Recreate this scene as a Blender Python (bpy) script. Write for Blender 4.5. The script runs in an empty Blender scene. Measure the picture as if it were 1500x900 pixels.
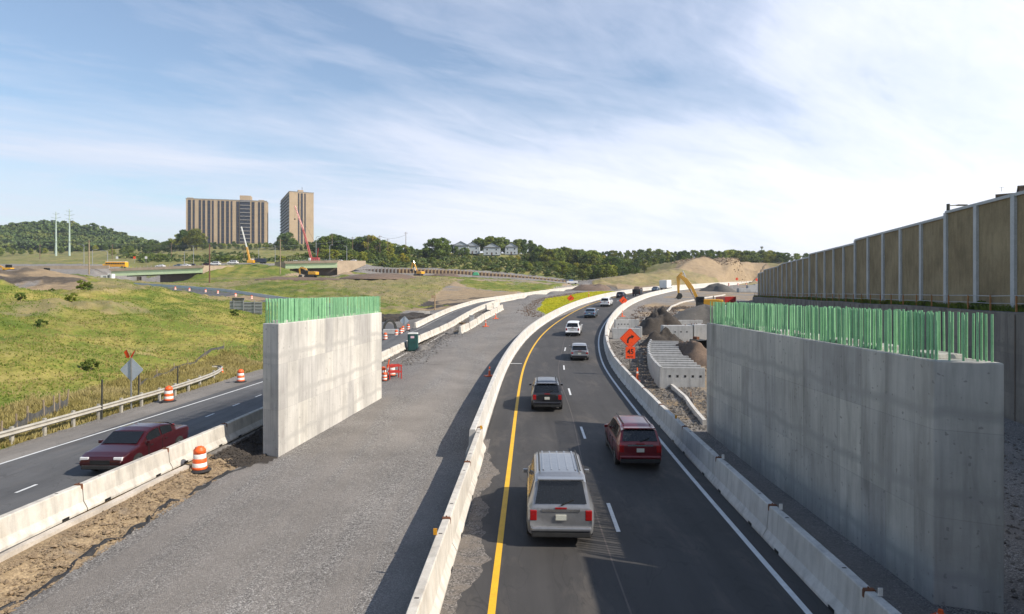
import bpy, bmesh, math, random
import numpy as np
from mathutils import Vector, Matrix, Euler
from mathutils.geometry import delaunay_2d_cdt
random.seed(7); RNG = np.random.default_rng(7)
HAZE = .00013
S = bpy.context.scene; COL = S.collection
R = math.radians; PI = math.pi
CAMZ, HOR, F = 7.5, 428.0, 900.0          # eye height, eye line and focal length measured from the photograph
def at(px, Y, py): return ((px-750)*Y/F, Y, CAMZ-(py-HOR)*Y/F)
def ax(px, Y): return (px-750)*Y/F

# ------------------------------------------------------------------ materials
def nn(nt, t, **kw):
    n = nt.nodes.new(t)
    for k, v in kw.items():
        if k.startswith('i_'): n.inputs[k[2:].replace('_', ' ')].default_value = v
        else: setattr(n, k, v)
    return n
def newmat(name):
    m = bpy.data.materials.new(name); m.use_nodes = True
    nt = m.node_tree; b = nt.nodes['Principled BSDF']
    return m, nt, b
def c4(c): return (c[0], c[1], c[2], 1)
def scaled_pos(nt, sc=(1,1,1), obj=False):
    if obj:
        src = nn(nt, 'ShaderNodeTexCoord').outputs['Object']
    else:
        src = nn(nt, 'ShaderNodeNewGeometry').outputs['Position']
    mp = nn(nt, 'ShaderNodeMapping'); mp.inputs['Scale'].default_value = sc
    nt.links.new(src, mp.inputs['Vector']); return mp.outputs['Vector']
def noise(nt, vec, scale, detail=4, rough=.55, dist=0):
    n = nn(nt, 'ShaderNodeTexNoise'); n.inputs['Scale'].default_value = scale
    n.inputs['Detail'].default_value = detail; n.inputs['Roughness'].default_value = rough
    n.inputs['Distortion'].default_value = dist
    nt.links.new(vec, n.inputs['Vector']); return n.outputs['Fac']
def ramp(nt, fac, stops):
    r = nn(nt, 'ShaderNodeValToRGB'); e = r.color_ramp.elements
    while len(e) > 1: e.remove(e[0])
    e[0].position = stops[0][0]; e[0].color = c4(stops[0][1]) if hasattr(stops[0][1], '__len__') else (stops[0][1],)*3+(1,)
    for p, c in stops[1:]:
        x = e.new(p); x.color = c4(c) if hasattr(c, '__len__') else (c, c, c, 1)
    nt.links.new(fac, r.inputs['Fac']); return r.outputs['Color']
def mix(nt, fac, a, b, mode='MIX'):
    m = nn(nt, 'ShaderNodeMix', data_type='RGBA', blend_type=mode)
    for sock, v in ((m.inputs['Factor'], fac), (m.inputs[6], a), (m.inputs[7], b)):
        if hasattr(v, 'is_output'): nt.links.new(v, sock)
        elif isinstance(v, (int, float)): sock.default_value = v
        else: sock.default_value = c4(v)
    return m.outputs[2]
def mth(nt, op, a, b=None, clamp=False):
    m = nn(nt, 'ShaderNodeMath', operation=op); m.use_clamp = clamp
    for i, v in enumerate((a, b)):
        if v is None: continue
        if hasattr(v, 'is_output'): nt.links.new(v, m.inputs[i])
        else: m.inputs[i].default_value = v
    return m.outputs[0]
def bump(nt, b, h, strength=.3, dist=.02):
    n = nn(nt, 'ShaderNodeBump'); n.inputs['Strength'].default_value = strength; n.inputs['Distance'].default_value = dist
    nt.links.new(h, n.inputs['Height']); nt.links.new(n.outputs['Normal'], b.inputs['Normal'])
def pmat(name, c1, c2=None, scale=1.2, rough=.8, metal=0, bs=0, bscale=20, obj=False, sc=(1,1,1), spec=.5, coat=0, emis=None):
    m, nt, b = newmat(name)
    b.inputs['Roughness'].default_value = rough; b.inputs['Metallic'].default_value = metal
    b.inputs['Specular IOR Level'].default_value = spec; b.inputs['Coat Weight'].default_value = coat
    if c2 is None: c2 = tuple(v*.82 for v in c1)
    v = scaled_pos(nt, sc, obj)
    f = noise(nt, v, scale, 5, .6)
    col = ramp(nt, f, [(.3, c2), (.68, c1)])
    f2 = noise(nt, v, scale*9, 3, .6)
    col = mix(nt, 1, col, ramp(nt, f2, [(.25, .86), (.7, 1.06)]), 'MULTIPLY')
    nt.links.new(col, b.inputs['Base Color'])
    if bs: bump(nt, b, noise(nt, v, bscale, 4, .6), bs)
    if emis: b.inputs['Emission Color'].default_value = c4(emis[0]); b.inputs['Emission Strength'].default_value = emis[1]
    return m
M = {}
def build_mats():
    # barrier concrete: pale, with stains, drips and hairline wear
    def conc(name, base, stain, warm, amt=.5):
        m, nt, b = newmat(name); v = scaled_pos(nt)
        c = ramp(nt, noise(nt, v, .7, 6, .65), [(.3, stain), (.62, base)])
        st = noise(nt, scaled_pos(nt, (2.2, 2.2, .35)), 1.6, 5, .6)
        c = mix(nt, 1, c, ramp(nt, st, [(.3, .72), (.55, 1)]), 'MULTIPLY')
        c = mix(nt, ramp(nt, noise(nt, v, 2.3, 5, .7), [(.52, 0.0), (.72, amt)]), c, warm)
        c = mix(nt, ramp(nt, noise(nt, v, 38, 2, .5), [(.66, 0.0), (.72, .35)]), c, tuple(x*.4 for x in base))
        nt.links.new(c, b.inputs['Base Color']); b.inputs['Roughness'].default_value = .88
        bump(nt, b, noise(nt, v, 25, 5, .65), .35); return m
    M['barrier'] = conc('barrier_concrete', (.60,.565,.50), (.42,.39,.34), (.46,.40,.31))
    M['barrier_new'] = conc('barrier_concrete_new', (.58,.56,.52), (.47,.45,.415), (.5,.46,.4), .3)
    M['precast'] = conc('precast_concrete', (.42,.425,.42), (.33,.335,.335), (.36,.35,.32), .3)
    # cast pier concrete: form panels and vertical streaks
    def pier(name, a, bb, axis):
        m, nt, b = newmat(name); g = nn(nt, 'ShaderNodeNewGeometry').outputs['Position']
        s = nn(nt, 'ShaderNodeSeparateXYZ'); nt.links.new(g, s.inputs[0])
        cx = nn(nt, 'ShaderNodeCombineXYZ')
        nt.links.new(mth(nt, 'ADD', s.outputs[1], s.outputs[0]), cx.inputs[0]); nt.links.new(s.outputs[2], cx.inputs[1])
        br = nn(nt, 'ShaderNodeTexBrick'); br.offset = .0; br.inputs['Scale'].default_value = 1
        br.inputs['Brick Width'].default_value = 1.22; br.inputs['Row Height'].default_value = 2.1
        br.inputs['Mortar Size'].default_value = .012; br.inputs['Mortar Smooth'].default_value = .6
        br.inputs['Color1'].default_value = c4((.80,.80,.81)); br.inputs['Color2'].default_value = c4((1.08,1.07,1.03)); br.inputs['Mortar'].default_value = c4((.74,)*3)
        nt.links.new(cx.outputs[0], br.inputs['Vector'])
        v = scaled_pos(nt, (1, 1, .16))
        c = ramp(nt, noise(nt, v, 1.1, 6, .62, .3), [(.3, bb), (.52, a), (.72, tuple(x*1.1 for x in a))])
        c = mix(nt, 1, c, ramp(nt, noise(nt, scaled_pos(nt, (1, 1, .06)), 5.5, 4, .6), [(.30, .83), (.58, 1.03)]), 'MULTIPLY')
        c = mix(nt, 1, c, ramp(nt, noise(nt, scaled_pos(nt), .45, 5, .6), [(.3, .78), (.6, 1.04)]), 'MULTIPLY')
        c = mix(nt, 1, c, br.outputs['Color'], 'MULTIPLY')
        # horizontal lift lines, wavy, where pours met
        zz = mth(nt, 'ADD', s.outputs[2], mth(nt, 'MULTIPLY', noise(nt, scaled_pos(nt, (.6, .6, .2)), 1, 3), .55))
        w = mth(nt, 'ABSOLUTE', mth(nt, 'SUBTRACT', mth(nt, 'FRACT', mth(nt, 'MULTIPLY', zz, 1/1.95)), .5))
        c = mix(nt, ramp(nt, w, [(.0, .7), (.05, .45), (.09, 0.0)]), c, tuple(x*.66 for x in a))
        # form-tie holes
        sp = ramp(nt, noise(nt, scaled_pos(nt), 7, 1, .4), [(.70, 0.0), (.73, .7)])
        c = mix(nt, sp, c, tuple(x*.45 for x in a))
        nt.links.new(c, b.inputs['Base Color']); b.inputs['Roughness'].default_value = .82
        bump(nt, b, noise(nt, scaled_pos(nt), 14, 5, .65), .25); return m
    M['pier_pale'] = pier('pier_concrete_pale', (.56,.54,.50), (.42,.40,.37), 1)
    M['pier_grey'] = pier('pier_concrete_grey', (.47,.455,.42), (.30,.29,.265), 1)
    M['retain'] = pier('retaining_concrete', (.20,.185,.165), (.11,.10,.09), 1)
    M['curb'] = pmat('curb_concrete', (.55,.5,.43), (.36,.32,.27), 1.5, .9, bs=.3)
    M['rebar'] = pmat('green_epoxy', (.29,.57,.31), (.20,.45,.23), 3, .5, bs=.2, bscale=60)
    M['rust'] = pmat('rusty_steel', (.24,.09,.04), (.10,.05,.03), 8, .8, .3)
    M['steel'] = pmat('galvanised_steel', (.42,.43,.43), (.30,.31,.31), 3, .45, .55)
    M['signback'] = pmat('sign_aluminium', (.50,.56,.62), (.42,.48,.54), 2, .42, .35)
    M['rail'] = pmat('guardrail_steel', (.50,.47,.40), (.36,.34,.29), 2, .6, .3)
    M['darkpost'] = pmat('dark_steel', (.07,.07,.06), (.04,.04,.035), 3, .6, .3)
    M['wood'] = pmat('weathered_wood', (.34,.27,.18), (.2,.15,.1), 3, .85)
    M['polewood'] = pmat('pole_wood', (.22,.15,.10), (.12,.08,.055), 1, .85)
    M['orange'] = pmat('orange_plastic', (.85,.13,.02), (.68,.10,.02), 3, .45)
    M['orangesheet'] = pmat('orange_sheeting', (.90,.085,.012), (.78,.07,.012), 1, .4)
    M['whiteband'] = pmat('white_sheeting', (.80,.78,.74), (.62,.6,.56), 5, .5)
    M['rubber'] = pmat('black_rubber', (.025,.025,.025), (.015,)*3, 5, .8)
    M['black'] = pmat('black_ink', (.012,)*3, (.01,)*3, 2, .6)
    M['redmetal'] = pmat('red_paint', (.5,.03,.02), (.3,.02,.015), 3, .5)
    M['glass'] = pmat('dark_glass', (.012,.014,.017), (.009,.011,.013), 1, .14, spec=.45)
    M['chrome'] = pmat('chrome', (.55,.55,.55), (.45,.45,.45), 2, .25, .9)
    M['tail'] = pmat('tail_lens', (.35,.01,.01), (.25,.008,.008), 2, .2)
    M['headlens'] = pmat('head_lens', (.7,.7,.68), (.6,.6,.6), 2, .15)
    M['plate'] = pmat('plate', (.6,.6,.5), (.5,.5,.45), 3, .5)
    def paint(n, c, met=.3): M[n] = pmat('paint_'+n, c, tuple(x*.93 for x in c), .8, .3, met, coat=.6)
    paint('silver', (.27,.275,.285), .5); paint('darkcar', (.022,.022,.026)); paint('maroon', (.16,.008,.014)); paint('white', (.75,.76,.77), 0)
    paint('bluegrey', (.13,.19,.26), .4); paint('navy', (.02,.03,.06)); paint('redcar', (.055,.005,.008)); paint('yellow', (.72,.36,.02), 0)
    paint('busyellow', (.85,.40,.01), 0); paint('machred', (.42,.035,.028), 0); paint('blue', (.06,.14,.32), .2)
    M['boxwhite'] = pmat('box_white', (.78,.78,.75), (.7,.7,.67), 1, .5)
    M['portagreen'] = pmat('dark_green_plastic', (.012,.075,.07), (.01,.055,.05), 2, .5)
    M['portaroof'] = pmat('translucent_roof', (.62,.62,.58), (.5,.5,.47), 2, .5)
    M['pink'] = pmat('pink_label', (.7,.5,.55), (.6,.4,.45), 4, .6)
    M['fabric_black'] = pmat('black_geotextile', (.02,.02,.022), (.012,)*3, 4, .6, bs=.5)
    M['siltfence'] = pmat('silt_fabric', (.10,.10,.095), (.05,.05,.05), 3, .9)
    M['yellowline'] = pmat('yellow_marking', (.80,.46,.015), (.68,.38,.015), 2, .6)
    M['whiteline'] = pmat('white_marking', (.70,.71,.70), (.52,.53,.52), 3, .6)
    M['oldline'] = pmat('worn_marking', (.55,.56,.55), (.2,.2,.2), 2.2, .7)
    M['tar'] = pmat('tar_seal', (.10,.085,.075), (.075,.065,.058), 2, .7)
    M['soundpanel'] = None
    # noise wall panels
    m, nt, b = newmat('noise_wall_panel'); v = scaled_pos(nt)
    c = ramp(nt, noise(nt, v, .35, 5, .6), [(.3, (.20,.155,.085)), (.65, (.33,.265,.155))])
    c = mix(nt, 1, c, ramp(nt, noise(nt, scaled_pos(nt, (1, 1, .25)), 3, 5, .6), [(.3, .8), (.65, 1.08)]), 'MULTIPLY')
    c = mix(nt, 1, c, ramp(nt, noise(nt, v, 30, 3, .7), [(.35, .72), (.6, 1.05)]), 'MULTIPLY')
    nt.links.new(c, b.inputs['Base Color']); b.inputs['Roughness'].default_value = .95; bump(nt, b, noise(nt, v, 30, 4, .7), .6)
    M['soundpanel'] = m
    M['soundpost'] = pmat('noise_wall_post', (.46,.48,.49), (.38,.40,.41), 1, .7)
    # asphalt new & old
    def asph(name, a, bdark, track, rough):
        m, nt, b = newmat(name); v = scaled_pos(nt)
        c = ramp(nt, noise(nt, v, .25, 6, .6), [(.3, bdark), (.65, a)])
        c = mix(nt, 1, c, ramp(nt, noise(nt, scaled_pos(nt, (1.3, .05, 1)), 1.0, 5, .6), [(.3, .8), (.65, track)]), 'MULTIPLY')
        c = mix(nt, 1, c, ramp(nt, noise(nt, v, 55, 2, .6), [(.3, .7), (.65, 1.25)]), 'MULTIPLY')
        dust = noise(nt, scaled_pos(nt, (.5, .16, 1)), 1.4, 6, .7, .6)
        c = mix(nt, ramp(nt, dust, [(.52, 0.0), (.75, .42)]), c, (.16,.135,.11))
        cr = noise(nt, scaled_pos(nt, (1, .5, 1)), .55, 3, .5, 1.5); cr = mth(nt, 'ABSOLUTE', mth(nt, 'SUBTRACT', cr, .5))
        c = mix(nt, ramp(nt, cr, [(0, .55), (.004, .3), (.008, 0.0)]), c, tuple(x*.45 for x in a))
        oil = noise(nt, scaled_pos(nt, (1, .35, 1)), 2.6, 4, .6); c = mix(nt, ramp(nt, oil, [(.64, 0.0), (.72, .35)]), c, tuple(x*.5 for x in a))
        nt.links.new(c, b.inputs['Base Color']); b.inputs['Roughness'].default_value = rough
        bump(nt, b, noise(nt, v, 70, 3, .6), .3, .01); return m
    M['asphalt'] = asph('new_asphalt', (.052,.049,.047), (.040,.038,.036), 1.12, .8)
    M['asphalt_old'] = asph('older_asphalt', (.10,.10,.10), (.065,.065,.067), 1.2, .85)
    M['shoulder'] = asph('shoulder_asphalt', (.20,.185,.165), (.13,.12,.108), 1.1, .9)
    # dirt, heap mats
    def dirt(name, a, bb, cdark, s=1.0):
        m, nt, b = newmat(name); v = scaled_pos(nt)
        c = ramp(nt, noise(nt, v, .8*s, 7, .7), [(.3, bb), (.65, a)])
        vo = nn(nt, 'ShaderNodeTexVoronoi'); vo.inputs['Scale'].default_value = 7*s; nt.links.new(v, vo.inputs['Vector'])
        c = mix(nt, 1, c, ramp(nt, vo.outputs['Distance'], [(0, 1.2), (.5, .75)]), 'MULTIPLY')
        c = mix(nt, ramp(nt, noise(nt, v, 3*s, 4, .7), [(.55, 0.0), (.7, .6)]), c, cdark)
        nt.links.new(c, b.inputs['Base Color']); b.inputs['Roughness'].default_value = .95
        bump(nt, b, noise(nt, v, 9*s, 6, .75), .8, .08); return m
    M['tan'] = dirt('tan_dirt', (.36,.265,.165), (.23,.17,.11), (.17,.13,.09))
    M['topsoil'] = dirt('dark_topsoil', (.075,.062,.05), (.035,.03,.026), (.02,.018,.016))
    M['greyheap'] = dirt('grey_stone_heap', (.15,.14,.125), (.10,.093,.083), (.08,.075,.07))
    M['rock'] = dirt('grey_rock', (.24,.22,.20), (.14,.13,.115), (.10,.09,.08), 2)
    M['brownheap'] = dirt('brown_heap', (.20,.14,.10), (.12,.085,.062), (.08,.06,.045))
    # foliage
    def leaf(name, a, bb, cc, fs=.35):
        m, nt, b = newmat(name)
        oi = nn(nt, 'ShaderNodeObjectInfo'); v = scaled_pos(nt)
        c = ramp(nt, noise(nt, v, fs, 4 if fs > .2 else 6, .6 if fs > .2 else .7), [(.3, a), (.50, bb), (.72, cc)])
        c = mix(nt, 1, c, ramp(nt, oi.outputs['Random'], [(0, (.62,.72,.6)), (.4, (1,1,1)), (.7, (1.2,1.15,.9)), (1, (1.9,1.5,.8))]), 'MULTIPLY')
        nt.links.new(c, b.inputs['Base Color']); b.inputs['Roughness'].default_value = .7
        b.inputs['Specular IOR Level'].default_value = .25
        b.inputs['Subsurface Weight'].default_value = 0
        tr = nn(nt, 'ShaderNodeBsdfTranslucent'); nt.links.new(c, tr.inputs['Color'])
        ms = nn(nt, 'ShaderNodeMixShader'); ms.inputs[0].default_value = .28
        nt.links.new(b.outputs[0], ms.inputs[1]); nt.links.new(tr.outputs[0], ms.inputs[2])
        nt.links.new(ms.outputs[0], nt.nodes['Material Output'].inputs['Surface']); return m
    M['leaf_dark'] = leaf('leaf_dark', (.06,.10,.026), (.095,.145,.033), (.14,.19,.042))
    M['leaf_mid'] = leaf('leaf_mid', (.10,.15,.032), (.155,.205,.04), (.215,.25,.05))
    M['leaf_yellow'] = leaf('leaf_yellow', (.10,.13,.025), (.16,.18,.03), (.22,.22,.04))
    M['grassblade'] = leaf('grass_blade', (.11,.175,.032), (.175,.235,.042), (.30,.285,.075), .16)
    M['drygrass'] = leaf('dry_grass', (.30,.25,.08), (.38,.31,.12), (.45,.37,.18))
    M['vividblade'] = leaf('vivid_grass_blade', (.34,.37,.03), (.41,.42,.04), (.48,.46,.06))
    M['bark'] = pmat('bark', (.10,.075,.055), (.06,.045,.035), 4, .9)
    # far buildings
    M['towerbrick'] = pmat('tan_brick', (.43,.33,.22), (.37,.28,.185), .08, .85)
    M['towerdark'] = pmat('dark_window_band', (.03,.035,.05), (.02,.024,.035), .3, .35)
    M['balcony'] = pmat('balcony_slab', (.30,.29,.28), (.22,.21,.2), .5, .8)
    M['beam'] = pmat('green_girder', (.58,.70,.42), (.5,.62,.37), .5, .6)
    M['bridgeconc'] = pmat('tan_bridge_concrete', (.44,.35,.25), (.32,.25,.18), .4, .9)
    M['darkconc'] = pmat('shaded_abutment', (.16,.125,.10), (.11,.088,.07), .5, .9)  # bridge concrete with underpass shade put into its colour; also joints and roofs
    M['siding'] = pmat('pale_siding', (.40,.44,.47), (.34,.38,.41), .5, .8)
    M['roof'] = pmat('grey_shingle', (.16,.14,.13), (.11,.10,.09), 1, .9)
    M['brown'] = pmat('brown_brick', (.13,.09,.075), (.10,.07,.06), .6, .9)
    M['lagging'] = pmat('timber_lagging', (.26,.17,.11), (.15,.10,.07), .6, .9)
    M['wirem'] = pmat('wire', (.10,.11,.10), (.08,.09,.08), 1, .5)
    M['pylon'] = pmat('pale_green_steel', (.38,.47,.42), (.32,.40,.36), .2, .6)
    M['vest'] = pmat('hivis_vest', (.85,.65,.03), (.85,.2,.03), 4, .7)
    M['skin'] = pmat('skin', (.35,.2,.14), (.3,.17,.12), 4, .6)
    M['jeans'] = pmat('dark_trousers', (.03,.035,.05), (.02,.025,.035), 4, .8)
    M['tarp'] = pmat('green_tarp', (.05,.32,.16), (.04,.24,.12), 1, .6)
    M['planks'] = pmat('tan_lumber', (.45,.32,.18), (.32,.22,.12), 3, .8)
build_mats()

# ------------------------------------------------------------------ mesh helpers
class MB:
    def __init__(s): s.v = []; s.f = []; s.mi = []; s.cur = 0
    def add(s, vs, fs):
        n = len(s.v); s.v += [tuple(p) for p in vs]; s.f += [tuple(n+i for i in f) for f in fs]; s.mi += [s.cur]*len(fs)
        return s
    def box(s, c, d, rz=0, rx=0, ry=0, taper=1, sh=(0, 0)):
        x, y, z = (q/2 for q in d); vs = []
        for k, (sx, sy, sz) in enumerate([(-1,-1,-1),(1,-1,-1),(1,1,-1),(-1,1,-1),(-1,-1,1),(1,-1,1),(1,1,1),(-1,1,1)]):
            t = taper if sz > 0 else 1
            vs.append(Vector((sx*x*t + (sh[0] if sz > 0 else 0), sy*y*t + (sh[1] if sz > 0 else 0), sz*z)))
        if rz or rx or ry:
            m = Euler((rx, ry, rz)).to_matrix(); vs = [m @ p for p in vs]
        c = Vector(c)
        return s.add([p+c for p in vs], [(0,3,2,1),(4,5,6,7),(0,1,5,4),(1,2,6,5),(2,3,7,6),(3,0,4,7)])
    def bar(s, a, b, w, h=None, up=(0,0,1)):
        h = h or w; a = Vector(a); b = Vector(b); d = (b-a).normalized(); u = Vector(up)
        if abs(d.dot(u)) > .98: u = Vector((1,0,0))
        sd = d.cross(u).normalized(); u = sd.cross(d).normalized(); vs = []
        for p in (a, b):
            for i, j in ((-1,-1),(1,-1),(1,1),(-1,1)): vs.append(p+sd*(i*w/2)+u*(j*h/2))
        return s.add(vs, [(0,1,2,3),(7,6,5,4),(0,4,5,1),(1,5,6,2),(2,6,7,3),(3,7,4,0)])
    def tube(s, a, b, r, r2=None, n=8):
        r2 = r if r2 is None else r2; a = Vector(a); b = Vector(b); d = (b-a).normalized(); u = Vector((0,0,1))
        if abs(d.dot(u)) > .98: u = Vector((1,0,0))
        sd = d.cross(u).normalized(); u = sd.cross(d); vs = []
        for p, q in ((a, r), (b, r2)):
            for k in range(n):
                t = 2*PI*k/n; vs.append(p+sd*(math.cos(t)*q)+u*(math.sin(t)*q))
        fs = [(k, (k+1)%n, n+(k+1)%n, n+k) for k in range(n)] + [tuple(range(n))[::-1], tuple(range(n, 2*n))]
        return s.add(vs, fs)
    def path(s, pts, r, n=6):
        for a, b in zip(pts, pts[1:]): s.tube(a, b, r, n=n)
        return s
    def lathe(s, prof, c=(0,0,0), n=16, cap=True):
        c = Vector(c); vs = []
        for r, z in prof:
            for k in range(n): vs.append(c+Vector((r*math.cos(2*PI*k/n), r*math.sin(2*PI*k/n), z)))
        fs = []
        for i in range(len(prof)-1):
            for k in range(n): fs.append((i*n+k, i*n+(k+1)%n, (i+1)*n+(k+1)%n, (i+1)*n+k))
        if cap: fs += [tuple(range(n))[::-1], tuple(range((len(prof)-1)*n, len(prof)*n))]
        return s.add(vs, fs)
    def loft(s, secs, closed=True, caps=True):
        n = len(secs[0]); vs = [p for q in secs for p in q]; fs = []
        for i in range(len(secs)-1):
            for k in range(n if closed else n-1):
                fs.append((i*n+k, i*n+(k+1)%n, (i+1)*n+(k+1)%n, (i+1)*n+k))
        if caps: fs += [tuple(range(n))[::-1], tuple(range((len(secs)-1)*n, len(secs)*n))]
        return s.add(vs, fs)
    def prism(s, poly, z0, z1):
        n = len(poly); vs = [(x, y, z0) for x, y in poly]+[(x, y, z1) for x, y in poly]
        return s.add(vs, [tuple(range(n))[::-1], tuple(range(n, 2*n))]+[(k, (k+1)%n, n+(k+1)%n, n+k) for k in range(n)])
    def build(s, name, mat, parent=None, smooth=False, bevel=0, loc=None, fix=True):
        me = bpy.data.meshes.new(name); me.from_pydata(s.v, [], s.f)
        mats = mat if isinstance(mat, (list, tuple)) else [mat]
        for m in mats: me.materials.append(M[m] if isinstance(m, str) else m)
        if len(mats) > 1: me.polygons.foreach_set('material_index', s.mi)
        if fix:
            bm = bmesh.new(); bm.from_mesh(me); bmesh.ops.recalc_face_normals(bm, faces=bm.faces); bm.to_mesh(me); bm.free()
        if smooth: me.shade_smooth()
        me.update()
        o = bpy.data.objects.new(name, me); COL.objects.link(o)
        if parent: o.parent = parent
        if loc: o.location = loc
        if bevel:
            b = o.modifiers.new('Bevel', 'BEVEL'); b.width = bevel; b.segments = 2; b.limit_method = 'ANGLE'; b.angle_limit = R(35)
        return o
def tag(o, label=None, cat=None, group=None, kind=None):
    if label: o['label'] = label
    if cat: o['category'] = cat
    if group: o['group'] = group
    if kind: o['kind'] = kind
    return o
def thing(name, label, cat, loc=(0,0,0), rz=0, group=None, rx=0):
    o = bpy.data.objects.new(name, None); COL.objects.link(o); o.empty_display_size = .2
    o.location = loc; o.rotation_euler = (rx, 0, rz)
    return tag(o, label, cat, group)
def dup(o, loc=None, rz=None, label=None, group=None, scale=None, parent=None, rx=None):
    r = o.copy(); COL.objects.link(r)
    if parent is not None: r.parent = parent
    if loc is not None: r.location = loc
    if rz is not None: r.rotation_euler = (rx if rx is not None else o.rotation_euler.x, 0, rz)
    if scale is not None: r.scale = scale
    if label: r['label'] = label
    if group: r['group'] = group
    for ch in list(o.children): dup(ch, parent=r)
    return r
def text_mesh(s, size):
    cu = bpy.data.curves.new('t', 'FONT'); cu.body = s; cu.size = size; cu.align_x = 'CENTER'; cu.extrude = .004; cu.offset = size*.012
    o = bpy.data.objects.new('t', cu); COL.objects.link(o)
    dg = bpy.context.evaluated_depsgraph_get(); me = bpy.data.meshes.new_from_object(o.evaluated_get(dg))
    bpy.data.objects.remove(o); return me

# ------------------------------------------------------------------ alignments
def smooth_tab(tab, lo, hi, win, step=1.0):
    ys = np.arange(lo, hi+step, step); xs = np.interp(ys, [t[0] for t in tab], [t[1] for t in tab])
    k = np.ones(win)/win; pad = np.concatenate([2*xs[0]-xs[win:0:-1], xs, 2*xs[-1]-xs[-2:-win-2:-1]])
    for _ in range(2): pad = np.convolve(pad, k, 'same')
    xs = pad[win:win+len(ys)]
    return lambda y: float(np.interp(y, ys, xs))
zr = smooth_tab([(-30,0),(25,0),(34,.1),(58,.6),(70,1.25),(80,1.9),(90,2.55),(104,3.4),(128,4.95),(150,6.0),(200,7.9),(240,9.1),(300,10.9),(400,13.4),(460,15)], -30, 460, 9)
xc = smooth_tab([(-30,2.1),(14,3.15),(23,3.45),(34.7,3.8),(45,4.15),(58,4.75),(64,5.35),(77,6.95),(91,9.7),(108,13.8),(122,18.0),(141,24.5),(163,32.5),(200,48),(240,69),(280,92),(340,124),(400,156),(460,190)], -30, 460, 13)
zl = smooth_tab([(-30,.4),(50,.4),(60,.5),(71,.7),(80,1.05),(92,1.8),(106,2.8),(121,3.6),(131,4.1),(152,5.0),(185,6.1),(230,7.6),(290,9.3),(340,10.8)], -30, 340, 7)
xl = smooth_tab([(-30,-16.8),(14,-14.4),(32,-13.5),(50,-13.35),(63,-13.3),(71,-12.9),(80,-12.1),(92,-9.9),(106,-8.5),(121,-7.2),(131,-6.0),(152,-3),(185,6),(230,18.5),(290,34),(340,46)], -30, 340, 9)
def frame(fx, y):
    t = Vector((fx(y+.5)-fx(y-.5), 1.0)); t.normalize(); return t, Vector((t.y, -t.x))   # tangent, right-hand normal
def offp(fx, fz, y, off, dz=0):
    t, n = frame(fx, y); return Vector((fx(y)+n.x*off, y+n.y*off, fz(y)+dz))
def ribbon(name, fx, fz, y0, y1, o0, o1, dz, mat, step=1.5, parent=None, kind='structure'):
    mb = MB(); ys = list(np.arange(y0, y1, step))+[y1]; vs = []
    for y in ys: vs += [offp(fx, fz, y, o0, dz), offp(fx, fz, y, o1, dz)]
    mb.add(vs, [(2*i, 2*i+1, 2*i+3, 2*i+2) for i in range(len(ys)-1)])
    o = mb.build(name, mat, parent, fix=False)
    if kind: o['kind'] = kind
    return o
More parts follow.
